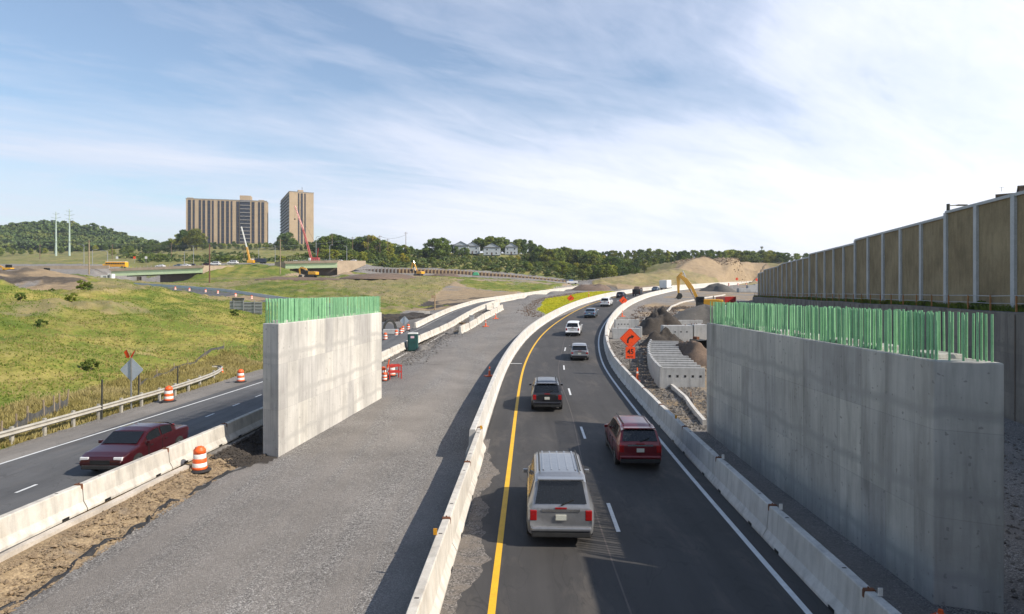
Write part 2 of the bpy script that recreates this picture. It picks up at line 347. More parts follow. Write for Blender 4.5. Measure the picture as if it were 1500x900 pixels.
# ------------------------------------------------------------------ terrain
WALLA, WALLB = 18.4, .261                       # retaining wall line X = A + B*Y
TILT = .13
RAMP = [(-16.6,60,.42),(-17.2,75,.6),(-19.5,92,1.0),(-27,110,1.9),(-44,137,3.2),(-67,165,4.7),(-92,185,7.0),(-116,200,8.4),(-150,214,10)]
def build_points():
    P = []
    def add(x, y, z): P.append((x, y, z))
    def A(px, Y, py): P.append(at(px, Y, py))
    for y in (-25, -5, 10, 20, 27):
        for x, z in ((-160,16),(-110,12),(-62,7.0),(-42,3.8),(-24,.4),(-18,.4),(-13.3,.35),(-13.0,.3),(-11.9,-.02),(-10,0),(0,0),(8,0),(20,.4),(60,.5),(160,5)): add(x, y, z)
    for y in (-400, -60):
        for x, z in ((-160,16),(-110,12),(-62,7.0),(-42,3.8),(-24,.4),(-13,.3),(0,0),(8,0),(20,.4),(60,.5),(160,5)): add(x, y, z)
    for y in (30, 36, 44):
        for x, z in ((-160,17),(-110,13),(-62,7.0),(-42,3.8),(-24,.4),(-18,.4),(-13.3,.35),(-12.8,.1),(-12,-.25),(-10.5,0),(0,zr(y)),(8,zr(y)),(20,.6),(60,1),(160,6)): add(x, y, z)
    for y in (55, 66, 78):
        for x, z in ((-160,17),(-110,14),(-64,6.9),(-44,4.0),(-25,.6),(-18,.45),(-13.3,.5),(-9,zr(y)*.8),(0,zr(y)),(8,zr(y)),(16,zr(y)),(28,zr(y)+.2),(60,zr(y)+1),(160,8)): add(x, y, z)
    for c in ((-65,105,8.2),(-50,102,5.3),(-40,98,3.4),(-32,92,2.0),(-66,90,7.4),(-24,90,.9),(-80,118,8.4),(-56,140,4.6),(-75,150,6.2),(-90,165,7.2)): add(*c)
    for y in (90, 104, 116, 128, 140, 150, 175, 200, 225):
        for x in (-4, 4, 12, 20, 30, 45, 62, 85, 120, 170): add(x, y, max(zr(y)-.1, 0) - (0.6*max(0, (-x)/10)))
        add(xl(y), y, zl(y)-.05); add(xl(y)-5.5, y, zl(y)-.05)
    # behind the grass crest, ramp surroundings
    for x, y, z in RAMP: add(x-4, y+6, z); add(x+4, y-5, z-.1)
    A(50,140,393); A(20,135,398); A(0,150,401); A(100,130,407); A(0,110,433); A(-100,140,400); A(80,115,428); A(130,135,412); A(-300,160,380)
    A(0,250,396); A(130,230,407); A(-150,250,392); A(240,240,416); A(-400,250,370)
    # ground left and beyond of the slip road
    A(560,122,470); A(600,122,466); A(640,128,462); A(560,150,450); A(620,150,452); A(660,150,447); A(480,150,445); A(430,160,443)
    A(560,190,433); A(450,190,433); A(385,198,426); A(620,185,438); A(680,190,434); A(740,210,430)
    A(560,225,416); A(450,235,414); A(350,240,414); A(300,240,417); A(640,225,418); A(700,235,422); A(760,250,421); A(820,290,418)
    A(560,262,408); A(450,262,409); A(350,262,412); A(640,265,408); A(700,270,411); A(780,290,414); A(240,262,415)
    # street level shelf on both sides of the underpasses
    for px in (-500,-300,-100,0,80,138): A(px, 300, 392); A(px, 340, 388); A(px, 285, 402)
    for px in (166, 184): A(px, 288, 413); A(px, 310, 413.5); A(px, 330, 413.5)
    for px in (430, 456, 486): A(px, 292, 407.5)
    for px in (196,230,262,300): A(px, 290, 414.5); A(px, 320, 414.5); A(px, 345, 414)
    for px in (320,360,404): A(px, 308, 387.5); A(px, 345, 386); A(px, 282, 405)
    for px in (428,456,482): A(px, 318, 405.5); A(px, 345, 403); A(px, 365, 402)
    for px in (500,528): A(px, 318, 402); A(px, 352, 386); A(px,300,406)
    for px, a, b in ((560,404,393),(620,404,394.5),(680,405.5,397),(740,408,402),(800,412,408),(840,416,413)):
        A(px, 332, a); A(px, 347, b)
    for px in (-500,-200,0,100,200,300,400,480,540): A(px, 372, 385.5); A(px, 450, 380)
    for px, y in ((600,384),(680,382),(760,388),(840,398),(900,402),(960,402)): A(px, 372, y+5); A(px, 450, y-3)
    for px, y in ((-500,370),(-200,372),(0,377),(120,377),(220,374),(300,367),(400,366),(480,369),(560,371),(640,371),(760,372),(850,380),(950,384),(1100,384),(1300,385),(1600,385)): A(px, 600 if px<600 else 500, y)
    for px, y in ((250,360),(330,357),(440,357),(520,366),(600,372),(760,378),(1000,385),(1400,385)): A(px, 720, y)
    for px, y in ((-600,350),(-300,352),(-100,348),(0,340),(30,335),(80,333),(140,340),(180,352),(215,363),(260,371),(330,372)): A(px, 930, y); A(px, 1250, y+14)
    for px, y in ((-600,374),(-300,376),(-100,372),(0,369),(80,366),(160,368),(230,371)): A(px, 760, y)
    for px in (-1200,-600,-200,200,600,1000,1400,2200): A(px, 1900, 405); A(px, 4300, 415)
    # tan embankment beyond the main road
    A(860,232,427); A(880,250,420); A(895,262,412); A(910,275,407); A(940,292,402); A(1000,312,396); A(1060,372,397); A(1110,470,404)
    A(940,250,421); A(1000,262,419); A(960,262,417); A(1060,330,413); A(1108,440,410)
    A(995,345,393); A(1012,370,381); A(1029,385,375); A(1042,390,380); A(1055,395,384); A(1066,400,379); A(1078,405,378.5); A(1092,415,386); A(1114,450,398); A(1029,440,382); A(1078,460,388)
    A(1110,560,400); A(1180,330,420); A(1085,230,421); A(1085,262,419.5); A(1080,292,418); A(1112,305,417); A(1112,250,419); A(1300,330,415); A(1500,300,410); A(1500,150,420)
    return np.array(P, float)
PTS = build_points()
_r = delaunay_2d_cdt([Vector((p[0], p[1])) for p in PTS], [], [], 0, 1e-4)
_tv = np.array([[v.x, v.y] for v in _r[0]]); _orig = _r[3]
_tz = np.array([PTS[o[0]][2] if o else 0 for o in _orig]); _tf = np.array(_r[2])
def tin(X, Y):
    Z = np.zeros_like(X); 
    for t in _tf:
        a, b, c = _tv[t]; za, zb, zc = _tz[t]
        m = (X >= min(a[0],b[0],c[0])-1e-6) & (X <= max(a[0],b[0],c[0])+1e-6) & (Y >= min(a[1],b[1],c[1])-1e-6) & (Y <= max(a[1],b[1],c[1])+1e-6)
        if not m.any(): continue
        idx = np.nonzero(m)[0]; x = X[idx]; y = Y[idx]
        d = (b[1]-c[1])*(a[0]-c[0])+(c[0]-b[0])*(a[1]-c[1])
        if abs(d) < 1e-9: continue
        l1 = ((b[1]-c[1])*(x-c[0])+(c[0]-b[0])*(y-c[1]))/d; l2 = ((c[1]-a[1])*(x-c[0])+(a[0]-c[0])*(y-c[1]))/d; l3 = 1-l1-l2
        k = (l1 > -1e-5) & (l2 > -1e-5) & (l3 > -1e-5)
        Z[idx[k]] = (l1*za+l2*zb+l3*zc)[k]
    return Z
def hashn(ix, iy, s):
    h = np.sin(ix*127.1+iy*311.7+s*74.7)*43758.5453; return h-np.floor(h)
def vnoise(x, y, s=0):
    ix, iy = np.floor(x), np.floor(y); fx, fy = x-ix, y-iy; fx = fx*fx*(3-2*fx); fy = fy*fy*(3-2*fy)
    return (hashn(ix,iy,s)*(1-fx)*(1-fy)+hashn(ix+1,iy,s)*fx*(1-fy)+hashn(ix,iy+1,s)*(1-fx)*fy+hashn(ix+1,iy+1,s)*fx*fy)*2-1
def fbm(x, y, o=4, s=0):
    r = 0; a = 1
    for i in range(o): r = r+a*vnoise(x*2**i, y*2**i, s+i); a *= .5
    return r/2
def sst(a, b, x): t = np.clip((x-a)/(b-a), 0, 1); return t*t*(3-2*t)
_ys = np.arange(-30, 459, 1.0); _xcs = np.array([xc(y) for y in _ys]); _zrs = np.array([zr(y) for y in _ys])
_yl = np.arange(-30, 339, 1.0); _xls = np.array([xl(y) for y in _yl]); _zls = np.array([zl(y) for y in _yl])
_cosm = np.array([frame(xc, y)[0].y for y in _ys]); _cosl = np.array([frame(xl, y)[0].y for y in _yl])
def seg_dist(X, Y, pl):
    D = np.full(X.shape, 1e9); Z = np.zeros(X.shape); SG_ = np.zeros(X.shape)
    for (ax_, ay, az), (bx, by, bz) in zip(pl, pl[1:]):
        dx, dy = bx-ax_, by-ay; t = np.clip(((X-ax_)*dx+(Y-ay)*dy)/(dx*dx+dy*dy), 0, 1)
        d = np.hypot(X-ax_-t*dx, Y-ay-t*dy); k = d < D; D[k] = d[k]; Z[k] = (az+t*(bz-az))[k]; L_ = math.hypot(dx, dy); SG_[k] = (((X-ax_)*dy-(Y-ay)*dx)/L_)[k]
    seg_dist.side = SG_
    return D, Z
LROAD = [(-18.4,-30,.4),(-18.2,14,.4),(-18.0,32,.4),(-17.6,50,.4),(-16.6,60,.42)]+RAMP[1:]
def zone_masks(X, Y):
    """material weights by where things lie on the ground"""
    n1 = fbm(X*.12, Y*.12, 4, 3); n2 = fbm(X*.5, Y*.5, 3, 9)
    w = n1*.6+n2*.3
    grass = np.zeros_like(X); tan = np.zeros_like(X); viv = np.zeros_like(X); dark = np.zeros_like(X)
    D, _ = seg_dist(X, Y, LROAD)
    # hillside left of the old road
    left = sst(4.9, 6.0, (-17.9-X)+w*.8)*(Y < 62) + (Y >= 62)*sst(5.2, 7, D+w)*(X < -24)
    grass = np.maximum(grass, np.clip(left, 0, 1)*(Y < 280))
    tan = np.maximum(tan, grass*sst(.06, .34, fbm(X*.09, Y*.05, 4, 33)+.3*n2)*.75)
    # gravelly cutting and mounds at the far left
    px = 750+X*F/np.maximum(Y, 1)
    m = sst(-74, -80, X+w*6)*sst(92, 100, Y+w*5)*sst(165, 150, Y)*(px < 128)
    tan = np.maximum(tan, m*sst(-.25, .05, fbm(X*.06, Y*.06, 3, 21))); grass = grass*(1-m*.75)
    # field beyond street, far land
    grass = np.maximum(grass, sst(350, 360, Y+w*8)); tan = np.maximum(tan, sst(350,370,Y)*(.38+.4*n1))
    # banks between slip road and street
    inner = sst(118, 126, Y+w*10+np.maximum(0,(X+16))*1.2)*(X < _lx(Y)-7)*(X > -150)*(Y < 330)
    patch = fbm(X*.035, Y*.035, 4, 31)+.25*n2
    g2 = inner*sst(-.10, .05, patch)*(Y > 150); grass = np.maximum(grass, g2)
    tan = np.maximum(tan, inner*(1-g2)*(.62+.6*fbm(X*.08, Y*.08, 3, 41))*(Y > 140))
    dark = np.maximum(dark, inner*(Y < 172)*sst(-.2, .15, fbm(X*.08, Y*.08, 3, 51))*.8)
    mound = (np.abs(X+135) < 26)*sst(262, 285, Y)*(Y < 330); grass = np.maximum(grass, mound); tan = tan*(1-mound); 
    # vivid seeded strip between slip road and main road
    lm = _mx(Y)-5.6
    v = sst(0, 1.2, lm-X+w*.3)*sst(0, 2.0, X-np.interp(Y, [100,104,118,150,190,215], [5.5,4.6,3.5,8.0,22,36])+w*2)*sst(101, 106, Y)*sst(204, 192, Y)
    viv = np.clip(v, 0, 1)
    # tan embankment past the main road
    pxm = px
    e = (X > _mx(Y)-60)*sst(226, 238, Y+w*5)*((X < _mx(Y)-6) | (Y > 300))*(pxm > 868)*(Y < 520)
    heap = e*(Y > 335)*sst(985, 1000, pxm)*sst(1135, 1115, pxm)
    tan = np.maximum(tan, e*.95); grass = grass*(1-e)+e*(1-heap)*(.45+.5*sst(.0, .3, n1))*sst(238,262,Y)
    dark = np.maximum(dark, sst(205,222,Y+w*8)*sst(262,240,Y)*(pxm > 838)*(pxm < 905)*(X < _mx(Y)-7)*.8)
    # right side work zone: brown trampled earth
    rt = sst(6.5, 9, X-_mx(Y)+w*1.5)*sst(37, 44, Y+w*3)*(Y < 330)*(1-e)
    tan = np.maximum(tan, rt*(.42+.45*n1)); dark = np.maximum(dark, rt*sst(.1, .45, fbm(X*.15, Y*.15, 4, 61))*.75*(Y < 125))
    bench = (X > WALLA+.3+WALLB*Y)*(Y < 143)*(Y > -30); grass = np.maximum(grass*(1-bench), bench*.9)
    # dirt bank of the left carriageway
    bk = sst(-11.75, -12.05, X+n2*.25)*(X > -14.2)*(Y < 27.2)
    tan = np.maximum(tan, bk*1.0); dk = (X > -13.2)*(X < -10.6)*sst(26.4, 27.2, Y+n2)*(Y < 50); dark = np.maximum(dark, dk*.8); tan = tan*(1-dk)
    # strip of tan rubble beside the right barrier
    sr = sst(4.7,5.2, X-_mx(Y))*sst(34,36,Y)*(X-_mx(Y) < 8.5+w)*(Y < 60); tan = np.maximum(tan, sr*(.45+.3*n2))
    gs = (np.abs(X-_lx(Y)-3.5+w) < 3.5)*(Y > 58)*(Y < 150); dark = np.maximum(dark, gs*.35*sst(-.2,.3,n1))
    return np.clip(grass,0,1), np.clip(tan,0,1), viv, np.clip(dark,0,1)
def _mx(Y): return np.interp(Y, _ys, _xcs)
def _lx(Y): return np.interp(Y, _yl, _xls)
def height(X, Y, detail=True):
    X = np.asarray(X, float); Y = np.asarray(Y, float)
    Z = tin(X, Y)
    if detail:
        Dn = np.hypot(X, Y)
        grass, tan, viv, dark = zone_masks(X, Y)
        amp = .05*np.ones_like(X)
        amp = amp + grass*np.clip(Dn*.005, .1, .8) + tan*.12 + dark*.4*(Y > 30)
        amp = np.where((np.abs(X+5) < 6.3) & (Y < 95), .02, amp)
        Z = Z + amp*fbm(X*.45, Y*.45, 4, 5) + grass*np.clip((Dn-60)*.006, 0, 1.6)*fbm(X*.03, Y*.03, 3, 6)
        Z = Z + (grass+tan)*(Y < 125)*(X < -24)*np.clip((-24-X)*.12, 0, 1)*(.95*fbm(X*.11, Y*.13, 4, 16)+.35*fbm(X*.4, Y*.3, 3, 17))
        Z = Z + tan*(Y > 225)*(Y < 520)*(X > 20)*1.4*fbm(X*.12, Y*.12, 4, 15)
        bank = (X < -11.9)*(X > -13.3)*(Y < 28)
        Z = Z + bank*(.21*fbm(X*1.6, Y*3.2, 5, 8))
    # long gentle rubble ridge by the barrier and haul-road windrow
    # roads are carved to their own profile
    off = (X-_mx(Y))*np.interp(Y, _ys, _cosm); zz = np.interp(Y, _ys, _zrs)-.07
    d = np.maximum(np.abs(off-(-.1))-5.35, 0); k = 1-sst(0, 3.5, d); k = np.where(Y > 450, 0, k); Z = np.where((off < -5.6) & (Y < 96), np.minimum(Z, Z*k+Z*(1-k)), Z*(1-k)+zz*k)
    dip = np.interp(Y, [0,14,28,32,62,84,96], [.16,.2,.25,.52,.5,.2,0]); Z = Z-dip*sst(-12.5, -6.6, off)*(off < -5.35)*(Y > -20)
    off = (X-_lx(Y))*np.interp(Y, _yl, _cosl); zz = np.interp(Y, _yl, _zls)-.07
    d = np.maximum(np.abs(off+2.3)-2.9, 0); k = (1-sst(0, 2.5, d))*(Y > 62)*(Y < 330); Z = Z*(1-k)+zz*k
    D, zz = seg_dist(X, Y, LROAD); zz = zz+np.clip(seg_dist.side, -7, 6)*TILT*sst(95, 135, Y); k = 1-sst(5.2, 9, D); Z = np.where((X > -12.95) & (Y < 70), Z, Z*(1-k)+(zz-.07)*k)
    D = X-(WALLA+.15+WALLB*Y)
    Z = np.where((D > 0) & (Y < 143) & (X > 14), np.maximum(6.4+.05*fbm(X, Y, 2), Z*0), Z)
    return Z
def gz(x, y): return float(height(np.array([x]), np.array([y]))[0])

# polar grid, finer close by
def build_terrain():
    ox, oy = 0.0, -12.0
    th = np.radians(np.concatenate([np.arange(-84, -46, 1.0), np.arange(-46, 46, .2), np.arange(46, 84.1, 1.0), np.arange(88, 273, 4.0), [275.9]]))
    rr = [4.0]
    while rr[-1] < 4200: rr.append(rr[-1]*1.0095+.03)
    rr = np.array(rr); T, Rr = np.meshgrid(th, rr)
    X = (ox+Rr*np.sin(T)).ravel(); Y = (oy+Rr*np.cos(T)).ravel()
    Z = height(X, Y)
    n, m = T.shape
    me = bpy.data.meshes.new('ground'); me.vertices.add(n*m); me.vertices.foreach_set('co', np.stack([X, Y, Z], 1).ravel())
    i, j = np.meshgrid(np.arange(n-1), np.arange(m-1), indexing='ij'); a = (i*m+j).ravel()
    q = np.stack([a, a+1, a+m+1, a+m], 1)[:, ::-1]
    me.loops.add(q.size); me.loops.foreach_set('vertex_index', q.ravel().astype(np.int32))
    me.polygons.add(len(q)); me.polygons.foreach_set('loop_start', np.arange(len(q), dtype=np.int32)*4)
    me.polygons.foreach_set('loop_total', np.full(len(q), 4, np.int32)); me.update(calc_edges=True); me.validate()
    g, t, v, d = zone_masks(X, Y)
    at_ = me.color_attributes.new('zone', 'FLOAT_COLOR', 'POINT')
    at_.data.foreach_set('color', np.stack([g, t, v, d], 1).ravel())
    me.shade_smooth()
    o = bpy.data.objects.new('ground', me); COL.objects.link(o); o['kind'] = 'structure'
    m_, nt, b = newmat('ground_mix')
    zn = nn(nt, 'ShaderNodeAttribute', attribute_name='zone'); sp = nn(nt, 'ShaderNodeSeparateColor'); nt.links.new(zn.outputs['Color'], sp.inputs[0])
    v = scaled_pos(nt)
    vo = nn(nt, 'ShaderNodeTexVoronoi'); vo.inputs['Scale'].default_value = 30; nt.links.new(v, vo.inputs['Vector'])
    vb = nn(nt, 'ShaderNodeTexVoronoi'); vb.inputs['Scale'].default_value = 11; nt.links.new(v, vb.inputs['Vector'])
    sc = nn(nt, 'ShaderNodeSeparateColor'); nt.links.new(vo.outputs['Color'], sc.inputs[0])
    grv = ramp(nt, sc.outputs[0], [(0, (.085,.08,.075)), (.45, (.185,.174,.162)), (.85, (.285,.27,.252)), (1, (.44,.42,.39))])
    # compacted tracks along the haul road, dustier between
    tr = noise(nt, scaled_pos(nt, (.55, .035, 1)), 1.0, 5, .6, .4)
    grv = mix(nt, ramp(nt, tr, [(.42, .0), (.58, .72)]), grv, (.225,.205,.184))
    grv = mix(nt, 1, grv, ramp(nt, noise(nt, v, .25, 6, .65), [(.3, .78), (.7, 1.12)]), 'MULTIPLY')
    gr = ramp(nt, noise(nt, v, .16, 6, .7), [(.28, (.10,.15,.028)), (.44, (.165,.20,.038)), (.56, (.28,.255,.068)), (.75, (.40,.32,.13))])
    gr = mix(nt, 1, gr, ramp(nt, noise(nt, v, 2.2, 5, .75), [(.3, .62), (.68, 1.2)]), 'MULTIPLY')
    yy_ = nn(nt, 'ShaderNodeSeparateXYZ'); nt.links.new(nn(nt, 'ShaderNodeNewGeometry').outputs['Position'], yy_.inputs[0])
    gr = mix(nt, ramp(nt, mth(nt, 'DIVIDE', yy_.outputs[1], 1000), [(.10, 0.0), (.17, .8)]), gr, mix(nt, 1, gr, (.72,.78,.72), 'MULTIPLY'))
    gr = mix(nt, 1, gr, ramp(nt, noise(nt, v, .045, 4, .6), [(.35, (.62,.72,.6)), (.62, (1.1,1.06,1.0))]), 'MULTIPLY')
    tn = ramp(nt, noise(nt, v, .5, 7, .7), [(.3, (.27,.20,.125)), (.65, (.44,.33,.20))])
    tn = mix(nt, 1, tn, ramp(nt, vb.outputs['Distance'], [(0, 1.15), (.6, .7)]), 'MULTIPLY')
    tn = mix(nt, ramp(nt, noise(nt, v, 1.3, 5, .7), [(.55, 0.0), (.7, .5)]), tn, (.17,.155,.14))
    vv = ramp(nt, noise(nt, v, .5, 5, .7), [(.3, (.24,.31,.022)), (.7, (.36,.40,.04))])
    dk = ramp(nt, noise(nt, v, .9, 6, .75), [(.3, (.032,.028,.025)), (.55, (.075,.064,.055)), (.75, (.15,.135,.12))])
    edge = noise(nt, v, .9, 5, .7)
    def w_(s):
        return ramp(nt, mth(nt, 'ADD', s, mth(nt, 'MULTIPLY', mth(nt, 'SUBTRACT', edge, .5), .7)), [(.32, 0.0), (.62, 1.0)])
    c = mix(nt, w_(sp.outputs[1]), grv, tn)
    c = mix(nt, w_(zn.outputs['Alpha']), c, dk)
    c = mix(nt, w_(sp.outputs[0]), c, gr)
    c = mix(nt, mth(nt, 'MULTIPLY', mth(nt, 'MULTIPLY', sp.outputs[0], sp.outputs[1]), .75), c, tn)
    c = mix(nt, w_(sp.outputs[2]), c, vv)
    nt.links.new(c, b.inputs['Base Color']); b.inputs['Roughness'].default_value = .95; b.inputs['Specular IOR Level'].default_value = .2
    h = mth(nt, 'ADD', mth(nt, 'MULTIPLY', vo.outputs['Distance'], -.5), mth(nt, 'MULTIPLY', noise(nt, v, 3.5, 6, .75), 1.4))
    bump(nt, b, h, .7, .06)
    me.materials.append(m_)
    return o
build_terrain()

# ------------------------------------------------------------------ road surfaces and markings
ribbon('highway_road', xc, zr, -25, 455, -5.0, 4.45, 0, 'asphalt', kind='structure')
YO, WO = -3.66, 3.74
ribbon('yellow_road_line', xc, zr, -25, 400, YO-.09, YO+.09, .005, 'yellowline')
ribbon('white_road_line', xc, zr, -25, 400, WO-.08, WO+.08, .005, 'whiteline')
mb = MB(); y = 6.9+.4
k = 0
while y < 330:
    a = y; b_ = y+(2.6 if y < 200 else 2.6)
    p = [offp(xc, zr, a, -.06, .006), offp(xc, zr, a, .07, .006), offp(xc, zr, b_, .07, .006), offp(xc, zr, b_, -.06, .006)]
    mb.add(p, [(0,1,2,3)]); y += 11.9; k += 1
tag(mb.build('lane_dashes', 'whiteline', fix=False), kind='structure')
ribbon('paving_seam', lambda y: xc(y)-.42+.12*math.sin(y*.21), zr, -25, 120, -.025, .025, .004, 'tar')
# dusty gravel verge spilled along the left barrier foot
for i, (yy, xx) in enumerate(((58.5, -.05), )):
    mb = MB().add([(xx-.35, yy, zr(yy)+.006), (xx+1.0, yy-.15, zr(yy)+.006), (xx+1.0, yy+.25, zr(yy)+.007), (xx-.35, yy+.4, zr(yy)+.007)], [(0,1,2,3)])
    tag(mb.build('stop_marking', 'oldline', fix=False), kind='structure')
m_, nt, b = newmat('verge_dust'); v = scaled_pos(nt)
vo = nn(nt, 'ShaderNodeTexVoronoi'); vo.inputs['Scale'].default_value = 30; nt.links.new(v, vo.inputs['Vector'])
sc = nn(nt, 'ShaderNodeSeparateColor'); nt.links.new(vo.outputs['Color'], sc.inputs[0])
c = ramp(nt, sc.outputs[0], [(0, (.045,.042,.04)), (.5, (.11,.10,.092)), (1, (.26,.24,.22))])
c = mix(nt, ramp(nt, noise(nt, v, 1.1, 6, .7, 1.), [(.45, 0.), (.62, .8)]), c, (.17,.145,.12))
nt.links.new(c, b.inputs['Base Color']); b.inputs['Roughness'].default_value = .95; bump(nt, b, noise(nt, v, 30, 4, .7), .5)
mb = MB(); ys = np.arange(2, 31, .1); vs = []
for y in ys:
    wv = .5+float(.75*fbm(np.array([y*.35]), np.array([2.2]), 5, 4)[0])+.3*float(fbm(np.array([y*2.1]), np.array([7.2]), 4, 2)[0]); wv *= min(1, (31-y)/6)
    vs += [offp(xc, zr, y, -5.1, .004), offp(xc, zr, y, -4.9+max(.12, wv), .004)]
mb.add(vs, [(2*i, 2*i+1, 2*i+3, 2*i+2) for i in range(len(ys)-1)])
tag(mb.build('gravel_verge', m_, fix=False), kind='structure')
# left carriageway
def poly_ribbon(name, pl, o0, o1, dz, mat):
    mb = MB(); vs = []
    # resample smoothly
    P = [Vector(p) for p in pl]; Q = []
    for i in range(len(P)-1):
        p0 = P[max(i-1,0)]; p1 = P[i]; p2 = P[i+1]; p3 = P[min(i+2,len(P)-1)]
        for s in range(8):
            t = s/8; Q.append(.5*((2*p1)+(p2-p0)*t+(2*p0-5*p1+4*p2-p3)*t*t+(3*p1-p0-3*p2+p3)*t**3))
    Q.append(P[-1])
    for i, q in enumerate(Q):
        d = Q[min(i+1, len(Q)-1)]-Q[max(i-1, 0)]; d.z = 0; d.normalize(); n = Vector((d.y, -d.x, 0))
        tl = TILT*float(sst(95, 135, np.array(q.y)))
        vs += [q+n*o0+Vector((0,0,dz+tl*o0)), q+n*o1+Vector((0,0,dz+tl*o1))]
    mb.add(vs, [(2*i, 2*i+1, 2*i+3, 2*i+2) for i in range(len(Q)-1)])
    o = mb.build(name, mat, fix=False); o['kind'] = 'structure'; return o, Q
poly_ribbon('left_road', LROAD, -4.4, 4.3, 0.0, 'asphalt_old')
# the paved strip right of the ramp start leads into the slip road
ribbon('slip_road', xl, zl, 56, 335, -5.2, -.3, .012, 'asphalt_old')
ribbon('slip_road_line', xl, zl, 60, 330, -.95, -.83, .018, 'oldline')
ribbon('slip_road_edge_line', xl, zl, 88, 330, -4.3, -4.2, .018, 'oldline')
poly_ribbon('left_edge_line', [(-21.9,0,.4),(-21.55,14,.4),(-21.1,25.3,.4),(-20.4,36,.4),(-19.7,48.4,.4),(-19.3,60,.42)]+[(p[0]-2.4,p[1]+1.2,p[2]) for p in RAMP[1:]], -.07, .07, .012, 'whiteline')
poly_ribbon('left_shoulder', [(p[0], p[1], p[2]) for p in LROAD], -4.45, -3.0, .004, 'shoulder')
mb = MB(); y = 8.5
while y < 58:
    x0 = -17.75+.01*y
    mb.add([(x0-.06, y, .409), (x0+.06, y, .409), (x0+.06+.01, y+.95, .409), (x0-.06+.01, y+.95, .409)], [(0,1,2,3)]); y += 3.3
tag(mb.build('left_lane_dashes', 'whiteline', fix=False), kind='structure')
# ------------------------------------------------------------------ concrete barriers
def barrier_prof(h, w=.6, t=.2):
    a = w/2; b = t/2
    return [(-a,0),(a,0),(a,.075),(a-.13,.30),(b+.02,h-.03),(b,h),(-b,h),(-b-.02,h-.03),(-a+.13,.30),(-a,.075)]
def barrier_seg(L, h, mat, name='jersey_barrier'):
    """one precast segment with lifting slots, rusty end pins; origin at base centre, runs along +Y"""
    mb = MB(); pr = barrier_prof(h); n = 6; secs = []
    for i in range(n+1):
        y = -L/2+.02+(L-.04)*i/n; k = .985 if i in (0, n) else 1
        secs.append([(x*k, y, z*k+(.0 if z else 0)) for x, z in pr])
    mb.loft(secs)
    return mb, mat
def make_barrier(label, L, h, mat, group, joint=True):
    t = thing('jersey_barrier', label, 'barrier', (0,0,0), 0, group)
    mb, _ = barrier_seg(L, h, mat)
    mb.cur = 1
    for yy in (-L*.3, L*.3): mb.box((0, yy, h+.0), (.10, .05, .012)); mb.box((.27, yy, .05), (.085, .28, .075)); mb.box((-.27, yy, .05), (.085, .28, .075))
    b = mb.build('barrier_body', [mat, 'black'], t, bevel=.015)
    if joint:
        j = MB(); j.box((0, L/2-.02, h+.004), (.215, .11, .03)); j.box((.112, L/2-.02, h-.09), (.03, .09, .17)); j.box((-.112, L/2-.02, h-.09), (.03, .09, .17)); j.tube((0, L/2+.01, h), (0, L/2+.01, h+.05), .02)
        j.build('joint_pin', 'rust', t)
    return t
def lay(proto, fx, fz, off, ys, labelf, group, used):
    for i, (a, b) in enumerate(zip(ys, ys[1:])):
        p, q = offp(fx, fz, a, off), offp(fx, fz, b, off); c = (p+q)/2; d = q-p
        rz = math.atan2(-d.x, d.y); rx = math.atan2(d.z, math.hypot(d.x, d.y))
        lab = labelf(i, c.y)
        if not used[0]:
            o = proto; o.location = c; o.rotation_euler = (rx, 0, rz); o['label'] = lab; o['group'] = group; used[0] = True
        else: o = dup(proto, c, rz, lab, group, rx=rx)
ORD = ['first','second','third','fourth','fifth','sixth','seventh','eighth','ninth','tenth','eleventh','twelfth','thirteenth','fourteenth','fifteenth','sixteenth','seventeenth','eighteenth','nineteenth','twentieth']
GR = 'concrete barrier segments along the right edge of the highway'
pr_ = make_barrier('x', 5.35, 1.02, 'barrier_new', GR); u = [False]
ys = [8.2]+[13.5+5.35*i for i in range(0, 12)]
lay(pr_, xc, zr, WO+.88, ys, lambda i, y: ORD[i]+' grey barrier segment from the bottom of the photo, right of the white highway line', GR, u)
# the cast wall that carries on from the last segment
def cast_wall(name, label, fx, fz, off, y0, y1, h, mat, step=2, cat='barrier wall', w=.6, t=.2, deep=False):
    mb = MB(); yy = list(np.arange(y0, y1, step))+[y1]; secs = []
    for y in yy:
        tn, nr = frame(fx, y); c = offp(fx, fz, y, off)
        secs.append([(c.x+nr.x*x, c.y+nr.y*x, c.z-(.05 if z > 0 or not deep else .75)+z) for x, z in barrier_prof(h, w, t)])
    mb.loft(secs); return tag(mb.build(name, mat), label, cat)
yR = ys[-1]
cast_wall('curved_barrier_wall', 'long pale barrier wall curving right along the far right edge of the highway', xc, zr, WO+.88, yR+.03, 440, 1.1, 'barrier_new', w=.62, t=.24)
# left: near precast run, then an older taller wall set further out
GL = 'sunlit barrier segments left of the yellow line near the bottom of the photo'
u = [False]; ysl = [5.9, 11.7, 17.5, 23.3, 29.1]
pl_ = make_barrier('x', 5.8, 1.02, 'barrier', GL)
lay(pl_, xc, zr, YO-1.5, ysl, lambda i, y: ['sunlit barrier segment cut by the bottom edge of the photo left of the yellow line', 'sunlit barrier segment below the orange reflector left of the yellow line', 'sunlit barrier segment between the two rusty joints left of the yellow line', 'sunlit barrier segment with an orange reflector at its far tip beside the yellow line'][i], GL, u)
cast_wall('median_barrier_wall', 'long curving sunlit barrier wall left of the yellow line running to the far bend', xc, zr, YO-1.78, 28.3, 440, 1.14, 'barrier_new', w=.64, t=.24, deep=True)
